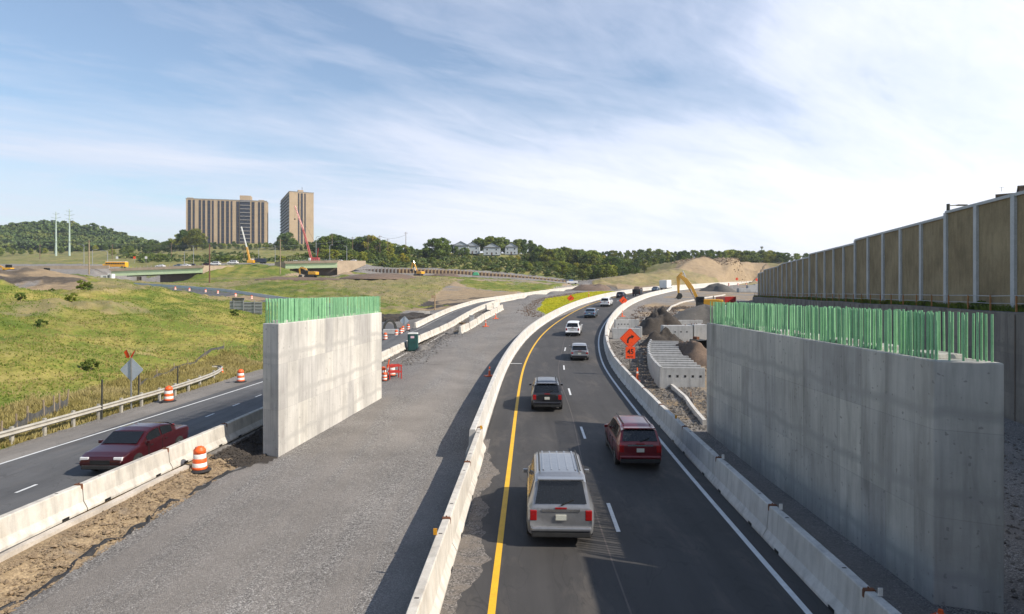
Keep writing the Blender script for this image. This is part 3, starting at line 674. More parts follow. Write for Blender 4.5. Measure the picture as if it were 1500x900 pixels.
# seams of the median wall are hairline joints modelled as shallow dark strips on its road face: skip beyond 70 m
# old carriageway barrier, near part in segments
GA = 'cream barrier segments between the old carriageway and the dirt bank'
u = [False]; ysa = [6.2+4.6*i for i in range(12)]
pa = make_barrier('x', 4.6, .84, 'barrier', GA)
lay(pa, xl, zl, 0, ysa, lambda i, y: ORD[i]+' cream barrier segment from the lower left edge, beside the old carriageway' if i < 5 else 'cream barrier segment of the old carriageway hidden behind the left pier', GA, u)
GB = 'barrier segments along the near side of the slip road beyond the left pier'
pb = make_barrier('x', 4.6, .84, 'barrier', GB); u = [False]
ysb = [ysa[-1]+4.6*i for i in range(9)]
lay(pb, xl, zl, 0, ysb, lambda i, y: ORD[i]+' cream barrier segment beyond the left pier along the near side of the slip road', GB, u)
cast_wall('slip_road_barrier', 'long cream barrier curving away along the near side of the slip road', xl, zl, 0, ysb[-1]+.05, 335, .86, 'barrier')
cast_wall('outer_slip_barrier', 'long cream barrier starting at the drums along the far side of the slip road', xl, zl, -5.25, 94, 335, .86, 'barrier')
# loose run of segments on the haul road
GC = 'loose barrier segments standing in a row on the gravel'
pc = make_barrier('x', 5.6, 1.05, 'barrier', GC); u = [False]
LX = smooth_tab([(80,-7.7),(85,-7.0),(92,-6.0),(100,-4.9),(110,-3.3),(120,-1.5),(126,.2)], 80, 126, 3)
zg = lambda y: gz(LX(y), y)
lay(pc, LX, zg, 0, [84+5.7*i for i in range(7)], lambda i, y: ORD[i]+' segment from the near end of the loose barrier row on the gravel haul road', GC, u)
p1, p2 = at(712, 118, 461), at(731, 124, 453)
for k, f in enumerate((.25, .75)):
    x = p1[0]+(p2[0]-p1[0])*f; y = p1[1]+(p2[1]-p1[1])*f+0
    o = make_barrier(['near', 'far'][k]+' one of two barrier segments between slip road and loose barrier row', 3.0, 1.0, 'barrier', 'two barrier segments beside the slip road', False)
    o.location = (x, y+k*1.6, gz(x, y)); o.rotation_euler[2] = -.42
# grey box-like attenuator at slip road barrier
t = thing('electrical_cabinet', 'grey concrete box standing against the slip road barrier', 'cabinet', at(691, 99, 468)[:2]+(gz(at(691,99,0)[0], 99),))
MB().box((0,0,.6), (.75, .6, 1.2)).build('cabinet_body', 'precast', t, bevel=.03); MB().box((0,0,1.24), (.85,.7,.1)).build('cabinet_lid', 'precast', t)
# reflectors
def reflector(fx, fz, y, off, h, mat, label, group, mesh=[None]):
    c = offp(fx, fz, y, off); t = thing('barrier_reflector', label, 'reflector', (c.x, c.y, c.z+h), 0, group)
    MB().box((0,0,.09), (.10,.02,.17)).build('reflector_face', mat, t); MB().box((0,.02,.03), (.06,.05,.05)).build('bracket', 'darkpost', t)
M['amber'] = pmat('amber_reflector', (.75,.36,.02), (.6,.28,.02), 5, .35)
reflector(xc, zr, 16.2, YO-1.62, 1.03, 'amber', 'amber reflector low on the sunlit left barrier near the photo bottom', 'amber reflectors')
reflector(xc, zr, 28.6, YO-1.4, 1.03, 'amber', 'amber reflector at the far tip of the near left barrier run', 'amber reflectors')
for i, y in enumerate((13.2, 18.4, 23.9)):
    reflector(xc, zr, y, WO+.95, 1.03, 'whiteband', ['nearest','middle','farthest'][i]+' of three small white reflectors on the right barrier joints', 'white reflectors')
reflector(xc, zr, 31.2, WO+.85, 1.03, 'amber', 'small amber reflector on top of the right barrier near the pier end', 'amber reflectors')
# curb line and geotextile by the dirt bank
mb = MB(); yy = np.arange(2, 25.5, .5); secs = []
for y in yy: 
    x = xl(y)+.62+.03*math.sin(y*1.3); secs.append([(x-.09, y, .2), (x+.09, y, .2), (x+.1, y, .46+.03*math.sin(y*2)), (x-.1, y, .47)])
mb.loft(secs); tag(mb.build('concrete_curb', 'curb'), 'worn pale curb on top of the dirt bank by the old carriageway', 'curb')
mb = MB(); yy = np.arange(4, 26.6, .25); vs = []; 
for i, y in enumerate(yy):
    x = -11.98+.10*math.sin(y*1.7)+.06*math.sin(y*5.1)+max(0, y-23)*.12; z = gz(x, y); hh = .10+.07*math.sin(y*3.3)+.05*math.sin(y*8.7)
    hh *= .6; wk = .45+.5*abs(float(fbm(np.array([y*.8]), np.array([1.]), 4, 12)[0]))*2; vs += [(x-.11*wk, y, z+.01), (x-.05*wk, y, z+.02+hh), (x+.03*wk, y, z+.02+hh*.7), (x+.10*wk, y, z-.01)]
n = 4; fs = [(i*n+k, i*n+k+1, i*n+n+k+1, i*n+n+k) for i in range(len(yy)-1) for k in range(3)]
mb.add(vs, fs); tag(mb.build('geotextile_strip', 'fabric_black', fix=False), 'crumpled black fabric strip at the foot of the dirt bank', 'fabric strip')

# ------------------------------------------------------------------ piers with green rebar
def make_pier(label, nl, nr_, fr, fl, ztop, zbot, mat, rows, seed, pedn):
    """corners near-left, near-right, far-right, far-left"""
    rnd = random.Random(seed)
    t = thing('bridge_pier', label, 'bridge pier', ((nl[0]+fr[0])/2, (nl[1]+fr[1])/2, 0))
    c0 = Vector((t.location.x, t.location.y))
    P = [Vector(p)-c0 for p in (nl, nr_, fr, fl)]
    mb = MB(); mb.prism([tuple(p) for p in P], zbot, ztop); mb.build('pier_wall', mat, t, bevel=.035)
    A, B = (P[0]+P[1])/2, (P[2]+P[3])/2; d = (B-A); L = d.length; d.normalize(); n = Vector((d.y, -d.x)); W = abs((P[1]-P[0]).dot(n))
    for k in range(pedn):
        f = (k+.55)/pedn; c = A+d*(L*f)
        o = MB().box((0,0,.055), (W*.62, 1.15, .11), taper=.97).build('bearing_pedestal', mat, t, bevel=.01); o.location = (c.x, c.y, ztop); o.rotation_euler[2] = math.atan2(-d.x, d.y)
    bars = []
    for side in rows:
        m = int(L/.17)
        gap = 0
        for i in range(m):
            if gap > 0: gap -= 1; continue
            if rnd.random() < .06: gap = rnd.choice((1, 2)); 
            f = (i+.5)/m; s = A+d*(.2+(L-.4)*f)+n*(side*(W/2-.13))
            # follow the skewed ends
            sk = (P[1]-P[0]); s = A+d*(.2+(L-.4)*f)+sk*(side*.5*(1-.26/max(W,.3)))
            bars.append((s.x+rnd.gauss(0, .012), s.y+rnd.gauss(0, .03), rnd.gauss(0, .005), rnd.gauss(0, .006), rnd.gauss(0, .008)))
    for j in range(5):
        for base, off in ((P[0], .14), ):
            s = P[0]+(P[1]-P[0])*((j+.5)/5)+d*.16; bars.append((s.x, s.y, 0, 0, rnd.gauss(0, .02)))
            s = P[3]+(P[2]-P[3])*((j+.5)/5)-d*.16; bars.append((s.x, s.y, 0, 0, rnd.gauss(0, .02)))
    cam = Vector((0, 0))-c0; bars.sort(key=lambda q: (Vector((q[0], q[1]))-cam).length)
    H = 1.13; me = None; far = MB()
    for i, (x, y, rx, ry, dh) in enumerate(bars):
        if i < 98:
            if me is None:
                o = MB().tube((0,0,-.05), (0,0,H), .025, n=8).build('rebar', 'rebar', t); me = o
            else: o = me.copy(); COL.objects.link(o); o.parent = t
            o.location = (x, y, ztop); o.rotation_euler = (rx, ry, 0); o.scale = (1, 1, 1+dh)
        else: far.tube((x, y, ztop-.05), (x+H*ry, y-H*rx, ztop+H*(1+dh)), .022, n=6)
    if far.v: tag(far.build('rebar_rows', 'rebar', t), kind='stuff')
    return t
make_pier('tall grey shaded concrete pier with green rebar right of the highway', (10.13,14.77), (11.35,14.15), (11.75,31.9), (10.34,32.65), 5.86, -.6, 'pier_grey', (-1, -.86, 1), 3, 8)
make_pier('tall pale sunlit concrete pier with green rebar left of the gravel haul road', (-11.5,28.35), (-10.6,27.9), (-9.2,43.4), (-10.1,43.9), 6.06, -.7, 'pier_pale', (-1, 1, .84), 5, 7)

# unseen wall, parapet and overpass deck added to shade the road and pier ends
t = thing('unseen_shade_wall', 'tall concrete abutment standing nearer than the right pier at the bottom right', 'bridge abutment', (0,0,0))
MB().prism([(12.0,-14),(12.4,-14),(12.4,13.7),(12.0,14.0)], 6.9, 8.4).build('parapet', 'barrier_new', t); MB().prism([(11.95,-16),(13.2,-16),(13.2,13.6),(11.95,14.0)], -.6, 6.9).build('shade_wall', 'pier_grey', t, bevel=.03); MB().prism([(-40,-16),(11.9,-16),(11.9,-.9),(-40,-.9)], 5.0, 6.2).build('deck_slab', 'pier_grey', t); MB().prism([(-40,-1.2),(11.9,-1.2),(11.9,-.8),(-40,-.8)], 6.2, 7.1).build('parapet', 'barrier_new', t)
# a bare footing beneath the near barrier run, where the haul road lies lower
cast_wall('barrier_footing', 'rough concrete strip under the near left barrier segments', xc, lambda y: zr(y)-.62, YO-1.5, 4, 29, .55, 'curb', w=.62, t=.6, cat='footing')
# ------------------------------------------------------------------ retaining wall, fence, noise wall
def wx(y, a=WALLA): return a+WALLB*y
mb = MB(); secs = []
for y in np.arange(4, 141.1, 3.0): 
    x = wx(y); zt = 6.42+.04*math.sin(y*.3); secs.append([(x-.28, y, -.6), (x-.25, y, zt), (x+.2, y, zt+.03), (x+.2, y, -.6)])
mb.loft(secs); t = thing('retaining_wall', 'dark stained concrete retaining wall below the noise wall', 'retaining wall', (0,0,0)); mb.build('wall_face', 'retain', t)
mb = MB()
for y in np.arange(5.5, 140, 3.0): mb.box((wx(y)-.285, y, 3.0), (.03, .05, 6.6), rz=-.255)
mb.build('wall_joint', 'darkconc', t)
# noise wall
t = thing('noise_wall', 'long tan panelled noise wall with grey posts stepping down to the right of the highway', 'noise wall', (0,0,0))
NA = 19.6; Sy = 4.35; posts = [35+Sy*i for i in range(-7, 25)]
def topz(y, side=0):
    for lo_, lim, z0, z1 in ((0,43.5,12.45,13.12),(43.5,65.2,12.82,12.98),(65.2,87,12.62,12.8),(87,113,12.4,12.45),(113,130.4,12.15,12.1),(130.4,999,11.7,11.5)):
        if y+side*.3 < lim: return z0+(z1-z0)*(y-lo_)/(min(lim,150)-lo_)
first = None
for i in range(len(posts)-1):
    y0, y1 = posts[i], posts[i+1]; za, zb_ = topz(y0, 1)-.005, topz(y1, -1)-.005; zt = (za+zb_)/2
    mb = MB(); xa_, xb_ = wx(y0, NA)+.05, wx(y1, NA)+.05
    mb.add([(xa_-.11,y0,6.3),(xb_-.11,y1,6.3),(xb_-.11,y1,zb_),(xa_-.11,y0,za),(xa_+.11,y0,6.3),(xb_+.11,y1,6.3),(xb_+.11,y1,zb_),(xa_+.11,y0,za)], [(0,1,2,3),(7,6,5,4),(0,4,5,1),(1,5,6,2),(2,6,7,3),(3,7,4,0)])
    mb.build('wall_panel', 'soundpanel', t)
    cp = MB(); cp.bar((wx(y0, NA)+.02, y0, za+.05), (wx(y1, NA)+.02, y1, zb_+.05), .42, .18); cp.build('coping', 'soundpost', t)
for y in posts:
    zt = max(topz(y, -1), topz(y, 1))+.02
    if first is None:
        pass
    mb = MB(); mb.box((wx(y, NA), y, (zt+6.1)/2), (.42, .42, zt-6.1), rz=-.255); mb.build('wall_post', 'soundpost', t)
# safety fence on the retaining wall
t = thing('safety_fence', 'pale two-rail safety fence with orange posts on top of the retaining wall', 'fence', (0,0,0))
for zz, nm in ((7.28, 'rail'), (6.86, 'rail')):
    mb = MB(); mb.path([(wx(y)+.1, y, zz+.02*math.sin(y)) for y in np.arange(6, 141, 2.7)], .028 if zz > 7 else .022); mb.build(nm, 'steel', t)
M['orangewood'] = pmat('orange_wood', (.42,.20,.07), (.28,.13,.05), 3, .8)
for y in np.arange(6, 141, 2.7): 
    MB().box((wx(y)+.08, y, 6.83), (.07, .07, .95), rz=-.25).build('fence_post', 'orangewood', t)
# street lamp and roofs behind it
x, Y = ax(1389, 52), 52.0
t = thing('street_lamp', 'dark street lamp with one short arm above the noise wall', 'street lamp', (x, Y, 6.4))
MB().tube((0,0,0), (0,0,8.55), .16, .13).build('pole', 'darkpost', t); MB().tube((0,0,8.4), (.75,0,8.45), .04).build('arm', 'darkpost', t); MB().box((1.15,0,8.45), (.8,.3,.11)).build('lamp_head', 'darkpost', t, bevel=.02)
for px0, px1, Y, ytop, lab in ((1457, 1481, 120, 284.5, 'low brown rooftop block just showing above the noise wall'), (1490, 1530, 115, 271, 'taller brown rooftop block at the right edge above the noise wall')):
    x0, x1 = ax(px0, Y), ax(px1, Y); zt = CAMZ-(ytop-HOR)*Y/F
    w = (x1-x0)*.78; t = thing('apartment_building', lab, 'building', ((x0+x1)/2+6, Y+7, 5), -R(38.5))
    MB().box((0,0,(zt-5)/2), (w, 14, zt-5)).build('wall', 'brown', t); MB().box((0,0,zt-5+.15), (w+.5, 14.5, .3)).build('roof', 'darkconc', t)
    mb = MB()
    for k in range(4): mb.box((-w*.32+w*.21*k, -7.02, zt-5-2.2), (.9, .06, 1.4))
    mb.build('window', 'glass', t)
t = thing('antenna', 'thin rooftop antenna on the low brown block', 'antenna', (ax(1461,120), 119, CAMZ-(284.3-HOR)*120/F+.3)); MB().tube((0,0,0),(0,0,.9),.03).build('mast','darkpost',t); MB().tube((-.5,0,.7),(.5,0,.75),.02).build('crossbar','darkpost',t)
x, Y = ax(1116, 700), 700; t = thing('water_tower', 'thin far water tower with a flared top above the right tree line', 'tower', (x, Y, 30)); MB().tube((0,0,0),(0,0,28),.5).build('stem','pylon',t); MB().lathe([(.5,26.5),(1.6,28),(1.7,29),(.8,29.5)]).build('tank','steel',t)

# ------------------------------------------------------------------ guardrail, silt fence, sign posts
gp = [(-23.6,18),( -23.35,26),(-23.15,34),(-23.1,42),(-23.6,48),(-24.6,52),(-25.4,53.4),(-26.1,53.3)]
t = thing('guardrail', 'long weathered guardrail curling away at the end of the grassy slope', 'guardrail', (0,0,0))
Q = []
for i in range(len(gp)-1):
    p0, p1, p2, p3 = (Vector(gp[max(0, min(len(gp)-1, i+k))]) for k in (-1,0,1,2))
    for s in range(6):
        q = s/6; Q.append(.5*((2*p1)+(p2-p0)*q+(2*p0-5*p1+4*p2-p3)*q*q+(p3*1-3*p2+3*p1-p0)*q**3))
secs = []
for i, q in enumerate(Q):
    d = (Q[min(i+1,len(Q)-1)]-Q[max(i-1,0)]).normalized(); n = Vector((d.y, -d.x)); z = .42
    pr = [(.0,.40),(.08,.46),(.02,.53),(.02,.57),(.08,.64),(0,.71),(-.03,.71),(.03,.64),(-.03,.57),(-.03,.53),(.03,.46),(-.03,.40)]
    secs.append([(q.x+n.x*a, q.y+n.y*a, z+b-.0) for a, b in pr])
mb = MB().loft(secs); mb.build('rail_beam', 'rail', t)
mb0 = None
for y in list(np.arange(19, 48, 1.95))+[49.5, 51.5]:
    x = float(np.interp(y, [q.y for q in Q[:36]], [q.x for q in Q[:36]])); MB().box((x-.14, y, .72), (.12,.16,.95)).build('guardrail_post', 'rail', t)
t = thing('guardrail_end', 'rounded end piece of a second guardrail at the left photo edge', 'guardrail', (-23.9, 27.2, .4))
MB().bar((-2.5,-1.2,.35), (0,0,.35), .06, .3).build('rail_beam', 'rail', t); MB().tube((0,0,.2),(0,0,.5),.09).build('nose', 'rail', t); MB().box((-1.3,-.55,.2),(.12,.12,.5)).build('guardrail_post','rail',t)
for i, (px, Y, yb, yt, lab) in enumerate(((149,34.6,613,556,'dark steel delineator post nearest the left photo edge behind the guardrail'),(260,43.5,580,537,'dark steel post behind the guardrail beside the farther roadside drum'),(203,40.5,570,548,'short dark post behind the diamond sign'))):
    x = ax(px, Y); z = gz(x, Y); h = CAMZ-(yt-HOR)*Y/F-z
    tag(MB().bar((x,Y,z-.2),(x+.02,Y,z+h), .09, .05).build('steel_post', 'darkpost'), lab, 'post')
t = thing('silt_fence', 'sagging black silt fence with wooden stakes on the grassy slope', 'silt fence', (0,0,0))
sp_ = [(-24.8+ -.0, 24.5),(-25.6,27.2),(-26.3,29.8),(-27.2,32.5),(-27.0,35),(-26.8,37.5)]
pts = [at(2,29,612), at(24,30.5,604), at(40,32,594), at(64,33.5,590), at(79,34.5,585), at(87,35,585), at(99,36,580)]
mb = MB(); vs = []
for x, y, _ in pts:
    z = gz(x, y); MB().box((x, y, z+.45), (.06,.06,1.25), rx=random.gauss(0,.05), ry=random.gauss(0,.06)).build('stake', 'wood', t)
for i in range(len(pts)-1):
    for s in range(5):
        f = s/4; x = pts[i][0]*(1-f)+pts[i+1][0]*f; y = pts[i][1]*(1-f)+pts[i+1][1]*f; z = gz(x, y); sag = .75-.22*math.sin(PI*f)
        vs += [(x, y+.04, z-.05), (x+.05*math.sin(f*9), y+.04, z+sag)]
mb.add(vs, [(2*i, 2*i+1, 2*i+3, 2*i+2) for i in range(len(vs)//2-1)]); mb.build('fence_fabric', 'siltfence', t, fix=False)
t = thing('silt_fence', 'low dark silt fence climbing the slope behind the diamond sign', 'silt fence', (0,0,0))
pts = [at(205,43,566), at(230,47,556), at(255,50,547), at(275,53,536), at(300,58,527), at(328,63,517)]; vs = []
for x, y, _ in pts: z = gz(x, y); MB().box((x,y,z+.3),(.05,.05,.9)).build('stake','wood',t)
for i in range(len(pts)-1):
    for s in range(4):
        f = s/3; x = pts[i][0]*(1-f)+pts[i+1][0]*f; y = pts[i][1]*(1-f)+pts[i+1][1]*f; z = gz(x, y); vs += [(x, y+.03, z-.05), (x, y+.03, z+.42-.2*math.sin(PI*f))]
MB().add(vs, [(2*i, 2*i+1, 2*i+3, 2*i+2) for i in range(len(vs)//2-1)]).build('fence_fabric', 'siltfence', t, fix=False)

def diamond(mb, c, half, th=.012, ny=1):
    x, y, z = c; r = half*.12; pts = []
    for a, (ux, uz) in enumerate(((1,0),(0,1),(-1,0),(0,-1))):
        tx, tz = -uz, ux
        for s in (-1, 0, 1): pts.append((x+ux*(half-r*(1 if s else .45))+tx*s*r*.9, z+uz*(half-r*(1 if s else .45))+tz*s*r*.9))
    n = len(pts); mb.add([(a, y-th/2, b) for a, b in pts]+[(a, y+th/2, b) for a, b in pts], [tuple(range(n)), tuple(range(n, 2*n))[::-1]]+[(k, n+k, n+(k+1)%n, (k+1)%n) for k in range(n)]); return mb
def diamond_back(label, px, Y, pyc, half, flags=True, braced=False):
    x = ax(px, Y); z0 = gz(x, Y); zc = CAMZ-(pyc-HOR)*Y/F-z0
    t = thing('diamond_sign', label, 'road sign', (x, Y, z0), 0)
    diamond(MB(), (0,.03,zc), half).build('sign_panel', 'signback', t); MB().box((0,-.02,(zc+half)/2), (.075,.05,zc+half)).build('post', 'steel', t)
    if flags:
        for s in (-1, 1):
            MB().tube((s*.03,0,zc+half*.95), (s*.30,0,zc+half+.55), .012).build('flag_staff', 'wood', t)
            MB().add([(s*.10,0,zc+half+.12),(s*.28,0,zc+half+.52),(s*.28-.20,.03,zc+half+.34),(s*.10-.22,.05,zc+half-.02),(s*.10-.08,.04,zc+half-.02)], [(0,1,2,3,4)]).build('flag', 'orangesheet', t)
    return t
diamond_back('back of a grey diamond sign with two orange flags on the left roadside', 192.5, 37.6, 542, .74)
diamond_back('small bluish back of a diamond sign beside the rubble beyond the left pier', 592.5, 92, 470, .72, False)
# backs of the big guide sign, three panels and posts
Y = 98; t = thing('guide_sign', 'large grey guide sign seen from behind on thin posts on the grassy slope', 'road sign', (0,0,0))
z = lambda py: CAMZ-(py-HOR)*Y/F
for a, b_, top, bot in ((336.5,356.5,441,461.5),(357,384,442.5,461),(340,358,436.5,440.8)):
    mb = MB(); mb.box(((ax(a,Y)+ax(b_,Y))/2, Y, (z(top)+z(bot))/2), (ax(b_,Y)-ax(a,Y), .05, z(top)-z(bot))); mb.build('sign_panel', 'steel', t)
    mb = MB()
    for k in range(4): mb.box(((ax(a,Y)+ax(b_,Y))/2, Y-.06, z(top)+(z(bot)-z(top))*(k+.5)/4), (ax(b_,Y)-ax(a,Y)-.1, .06, .07))
    mb.build('stiffener', 'darkpost', t)
for px in (343, 357, 373): MB().box((ax(px,Y), Y-.12, (z(440)+gz(ax(px,Y),Y)-.3)/2), (.12,.1,z(440)-gz(ax(px,Y),Y)+.3)).build('post', 'steel', t)

# ------------------------------------------------------------------ orange signs
def arrow_mesh(name, parent, c, s, y):
    # thick bending arrow: up then to the right
    pts = []; mb = MB(); x, z = c; w = .085*s
    ctr = [(-.22,-.42),(-.22,-.18),(-.16,0),(-.02,.12),(.12,.17)]
    L = []; Rr_ = []
    for i, p in enumerate(ctr):
        a = Vector(ctr[max(0,i-1)]); b_ = Vector(ctr[min(len(ctr)-1,i+1)]); d = (b_-a).normalized(); n = Vector((-d.y, d.x)); L.append(Vector(p)*s+n*w); Rr_.append(Vector(p)*s-n*w)
    vs = [(x+p.x, y, z+p.y) for p in L]+[(x+p.x, y, z+p.y) for p in Rr_]; n = len(L)
    mb.add(vs, [(i, i+1, n+i+1, n+i) for i in range(n-1)])
    h = [(.08,.38),(.40,.24),(.17,-.03)]; mb.add([(x+a*s, y, z+b_*s) for a, b_ in h], [(0,1,2)])
    return mb.build(name, 'black', parent, fix=False)
def orange_sign(label, px, Y, pyc, half, plaque, rz=0):
    x = ax(px, Y); z0 = gz(x, Y); zc = CAMZ-(pyc-HOR)*Y/F-z0
    t = thing('warning_sign', label, 'road sign', (x, Y, z0), rz)
    diamond(MB(), (0,0,zc), half, .015).build('sign_panel', 'orangesheet', t)
    # thin black border just inside the edge
    mb = MB()
    for k in range(4):
        a = Vector((math.cos(k*PI/2), math.sin(k*PI/2)))*half*.93; b_ = Vector((math.cos((k+1)*PI/2), math.sin((k+1)*PI/2)))*half*.93; d = (b_-a).normalized(); n = Vector((-d.y, d.x))*half*.012
        a2 = a+d*half*.07; b2 = b_-d*half*.07
        mb.add([(p.x, -.011, zc+p.y) for p in (a2-n, b2-n, b2+n, a2+n)], [(0,1,2,3)])
    mb.build('sign_border', 'black', t, fix=False)
    arrow_mesh('arrow_symbol', t, (0, zc-.02), half*.98 if plaque else half*.8, -.012)
    if plaque:
        zp = zc-half-.30
        MB().box((0.02,-.02,zp), (.80,.014,.98)).build('speed_plaque', 'orangesheet', t, bevel=.004)
        for s, txt, dz in ((.56, '45', -.10), (.19, 'M.P.H.', -.40)):
            me = text_mesh(txt, s); me.materials.append(M['black']); o = bpy.data.objects.new('sign_lettering', me); COL.objects.link(o); o.parent = t; o.rotation_euler = (R(90), 0, 0); o.location = (.02, -.033, zp+dz)
            if txt == '45': o.scale = (1.0, 1.05, 1)
        MB().box((-.02,.03,(zc)/2), (.05,.04,zc+half*.9)).build('post', 'darkpost', t)
    else:
        MB().box((0,.03,zc/2), (.09,.05,zc+half*.9)).build('post', 'steel', t)
    return t
orange_sign('large orange diamond sign with right-bending black arrow above a 45 M.P.H. plaque', 923, 51.6, 496, .90, True)
orange_sign('orange diamond warning sign leaning over the right barrier beside the white van', 913, 118, 440.5, .86, False, .1)
orange_sign('orange diamond warning sign standing on the bright green verge', 836, 141, 437.2, .88, False, -.1)
orange_sign('tiny far orange diamond sign below the tan embankment', 1079.5, 330, 409, .95, False)
orange_sign('tiny far orange diamond sign at the very end of the noise wall', 1108.5, 330, 410, .95, False)
# second post with dark tall pole next to the arrow sign
x = ax(934, 50.5); tag(MB().bar((x,50.5,0), (x+.05,50.5,2.5), .10, .07).build('steel_post', 'darkpost'), 'short dark post right of the 45 plaque sign', 'post')

# ------------------------------------------------------------------ drums, cones
def make_drum(label, loc, group, scale=1, lean=0):
    t = thing('traffic_drum', label, 'traffic drum', loc, random.random()*6, group, rx=lean)
    prof = [(.285,.05),(.29,.17),(.275,.19),(.275,.33),(.262,.35),(.262,.51),(.248,.53),(.248,.69),(.235,.71),(.235,.86),(.215,.90),(.17,.93),(.17,.97),(.05,.98)]
    bands = [('orange',0,2),('whiteband',2,4),('orange',4,6),('whiteband',6,8),('orange',8,13)]
    mb = MB()
    for nm, a, b_ in bands: 
        mb.cur = 0 if nm == 'orange' else 1; mb.lathe(prof[a:b_+1] , n=20, cap=(a in (0, 8)))
    mb.build('drum_body', ['orange', 'whiteband'], t, fix=False).data.shade_smooth()
    b = MB().lathe([(.44,0),(.45,.03),(.40,.07),(.3,.09)], n=20); b.build('rubber_base', 'rubber', t)
    MB().bar((-.08,0,.99),(.08,0,.99),.03,.05).build('handle', 'orange', t)
    if scale != 1: t.scale = (scale,)*3
    return t
def put_drum(px, Y, label, group, scale=1):
    x = ax(px, Y); z = gz(x, Y)
    if DR[0] is None: DR[0] = make_drum(label, (x, Y, z), group, scale); return DR[0]
    return dup(DR[0], (x, Y, z), random.random()*6, label, group, (scale,)*3)
DR = [None]
put_drum(292.5, 25.1, 'large orange and white drum on the dirt bank behind the cream barrier', 'traffic drums')
DR[0].location.z = gz(DR[0].location.x, 25.1)+.0
GD = 'traffic drums'
o = put_drum(247, 39.8, 'orange drum on the left shoulder beside the guardrail', GD); o.location.z = .41
o = put_drum(352.5, 48.4, 'orange drum on the left shoulder closest to the left pier', GD); o.location.z = .41
for px, Y, lab in ((564.5, 88, 'orange drum just right of the left pier top, leftmost of five'), (580.5, 89.5, 'second orange drum from the left pier beyond the slip road'), (586.9, 91.5, 'middle orange drum of the five at the slip road mouth'), (590, 94, 'fourth orange drum from the pier, partly behind its neighbour'), (598, 90.5, 'orange drum touching the start of the outer slip road barrier')):
    pass
for px, Y, lab in ((564.5, 85, 'orange drum just right of the left pier top, leftmost of five'), (580.5, 89, 'second orange drum from the left pier beyond the slip road'), (587.2, 92.5, 'middle orange drum of the five at the slip road mouth'), (590.4, 95.5, 'fourth orange drum from the pier, partly behind its neighbour'), (598, 98, 'orange drum touching the start of the outer slip road barrier')):
    o = put_drum(px, Y, lab, GD, 1.02); o.location.z = max(o.location.z, float(np.interp(Y, [85,89,92.5,95.5,98], [.86,.98,1.1,1.2,1.35])))
for i, px in enumerate((257, 277, 301, 319, 344, 369)):
    Y = [206,201,197,192,186,180][i]
    # stand them along the ramp edge
    best = min(((abs(750+F*x/y-px), x, y, z) for x, y, z in [(RAMP[k][0]*(1-f)+RAMP[k+1][0]*f+1.5, RAMP[k][1]*(1-f)+RAMP[k+1][1]*f+1.5, RAMP[k][2]*(1-f)+RAMP[k+1][2]*f) for k in range(4, 8) for f in np.linspace(0, 1, 40)]))
    o = dup(DR[0], (best[1], best[2], best[3]), 0, ORD[i]+' tiny drum from the left along the far curving ramp', 'drums lining the far ramp', (1.15,)*3)
for i, px in enumerate((1067.5, 1081, 1093)):
    Y = [262, 275, 290][i]; x = ax(px, Y); dup(DR[0], (x, Y, CAMZ-(419.5-HOR)*Y/F), 0, ['left','middle','right'][i]+' one of three tiny far drums beyond the stone heap', 'far drums on the right', (1.3,)*3)
# drum cluster with a red barricade by the left pier's far end
for px, Y, lab, sc in ((561.0, 51.5, 'orange drum half hidden behind the far edge of the left pier', 1), (574, 52.5, 'orange drum behind the red barricade beyond the left pier', 1.05), (563.5, 50.3, 'tipped orange drum lying low at the left pier edge', .7)):
    put_drum(px, Y, lab, GD, sc)
x, Y = ax(577.5, 51.2), 51.2; t = thing('barricade', 'low red steel barricade frame beside the left pier', 'barricade', (x, Y, gz(x, Y)), .5)
for a, b_ in (((-.5,-.35,0),(-.5,-.3,1.15)),((.5,-.35,0),(.5,-.3,1.15)),((-.5,.35,0),(-.5,.3,1.15)),((.5,.35,0),(.5,.3,1.15))): MB().tube(a, b_, .05).build('leg', 'redmetal', t)
for zz in (.6, 1.1): MB().bar((-.55,-.33,zz),(.55,-.33,zz),.05,.14).build('crossrail', 'redmetal', t); MB().bar((-.55,.33,zz),(.55,.33,zz),.05,.14).build('crossrail', 'redmetal', t)
x, Y = ax(568, 51), 51; t = thing('barricade_board', 'leaning orange and white striped board among the drums', 'barricade', (x, Y, gz(x,Y))); MB().bar((-.15,0,.1),(.12,0,1.65),.22,.05).build('board','orange',t); MB().bar((-.05,-.03,.6),(.01,-.03,.95),.225,.05).build('stripe','whiteband',t); MB().box((-.15,0,.05),(.5,.5,.08)).build('foot','rubber',t)
# channelizers
def channel(label, px, Y, h, z=None):
    x = ax(px, Y); t = thing('channelizer_cone', label, 'traffic cone', (x, Y, gz(x, Y)), .4)
    MB().box((0,0,.05), (.85,.6,.09)).build('cone_base', 'orange', t, bevel=.02); MB().lathe([(.11,.08),(.10,h*.3),(.055,h*.9),(.05,h)]).build('cone_stem', 'orange', t, smooth=False); MB().lathe([(.085,h*.62),(.076,h*.74)], n=12).build('reflective_band', 'whiteband', t)
    return t
channel('tall thin orange channelizer on a splayed base by the rubble below the 45 plaque', 933.5, 48.8, 1.15)
channel('orange cone leaning against the loose barrier row', 711.5, 92, .95); channel('orange cone between loose barrier segments farther up', 726, 103, .95)
channel('orange cone on the shaded gravel beside the curving barrier', 717, 54.6, .85); channel('orange marker standing on the bright green verge', 862.5, 150, 1.9)
channel('orange marker beyond the right barrier near the small precast blocks', 911.5, 104, 1.1); channel('tiny orange marker at the foot of the guardrail curl', 325.5, 52.3, .55)
channel('red survey marker at the bottom foot of the right pier', 1378, 13.9, .35)
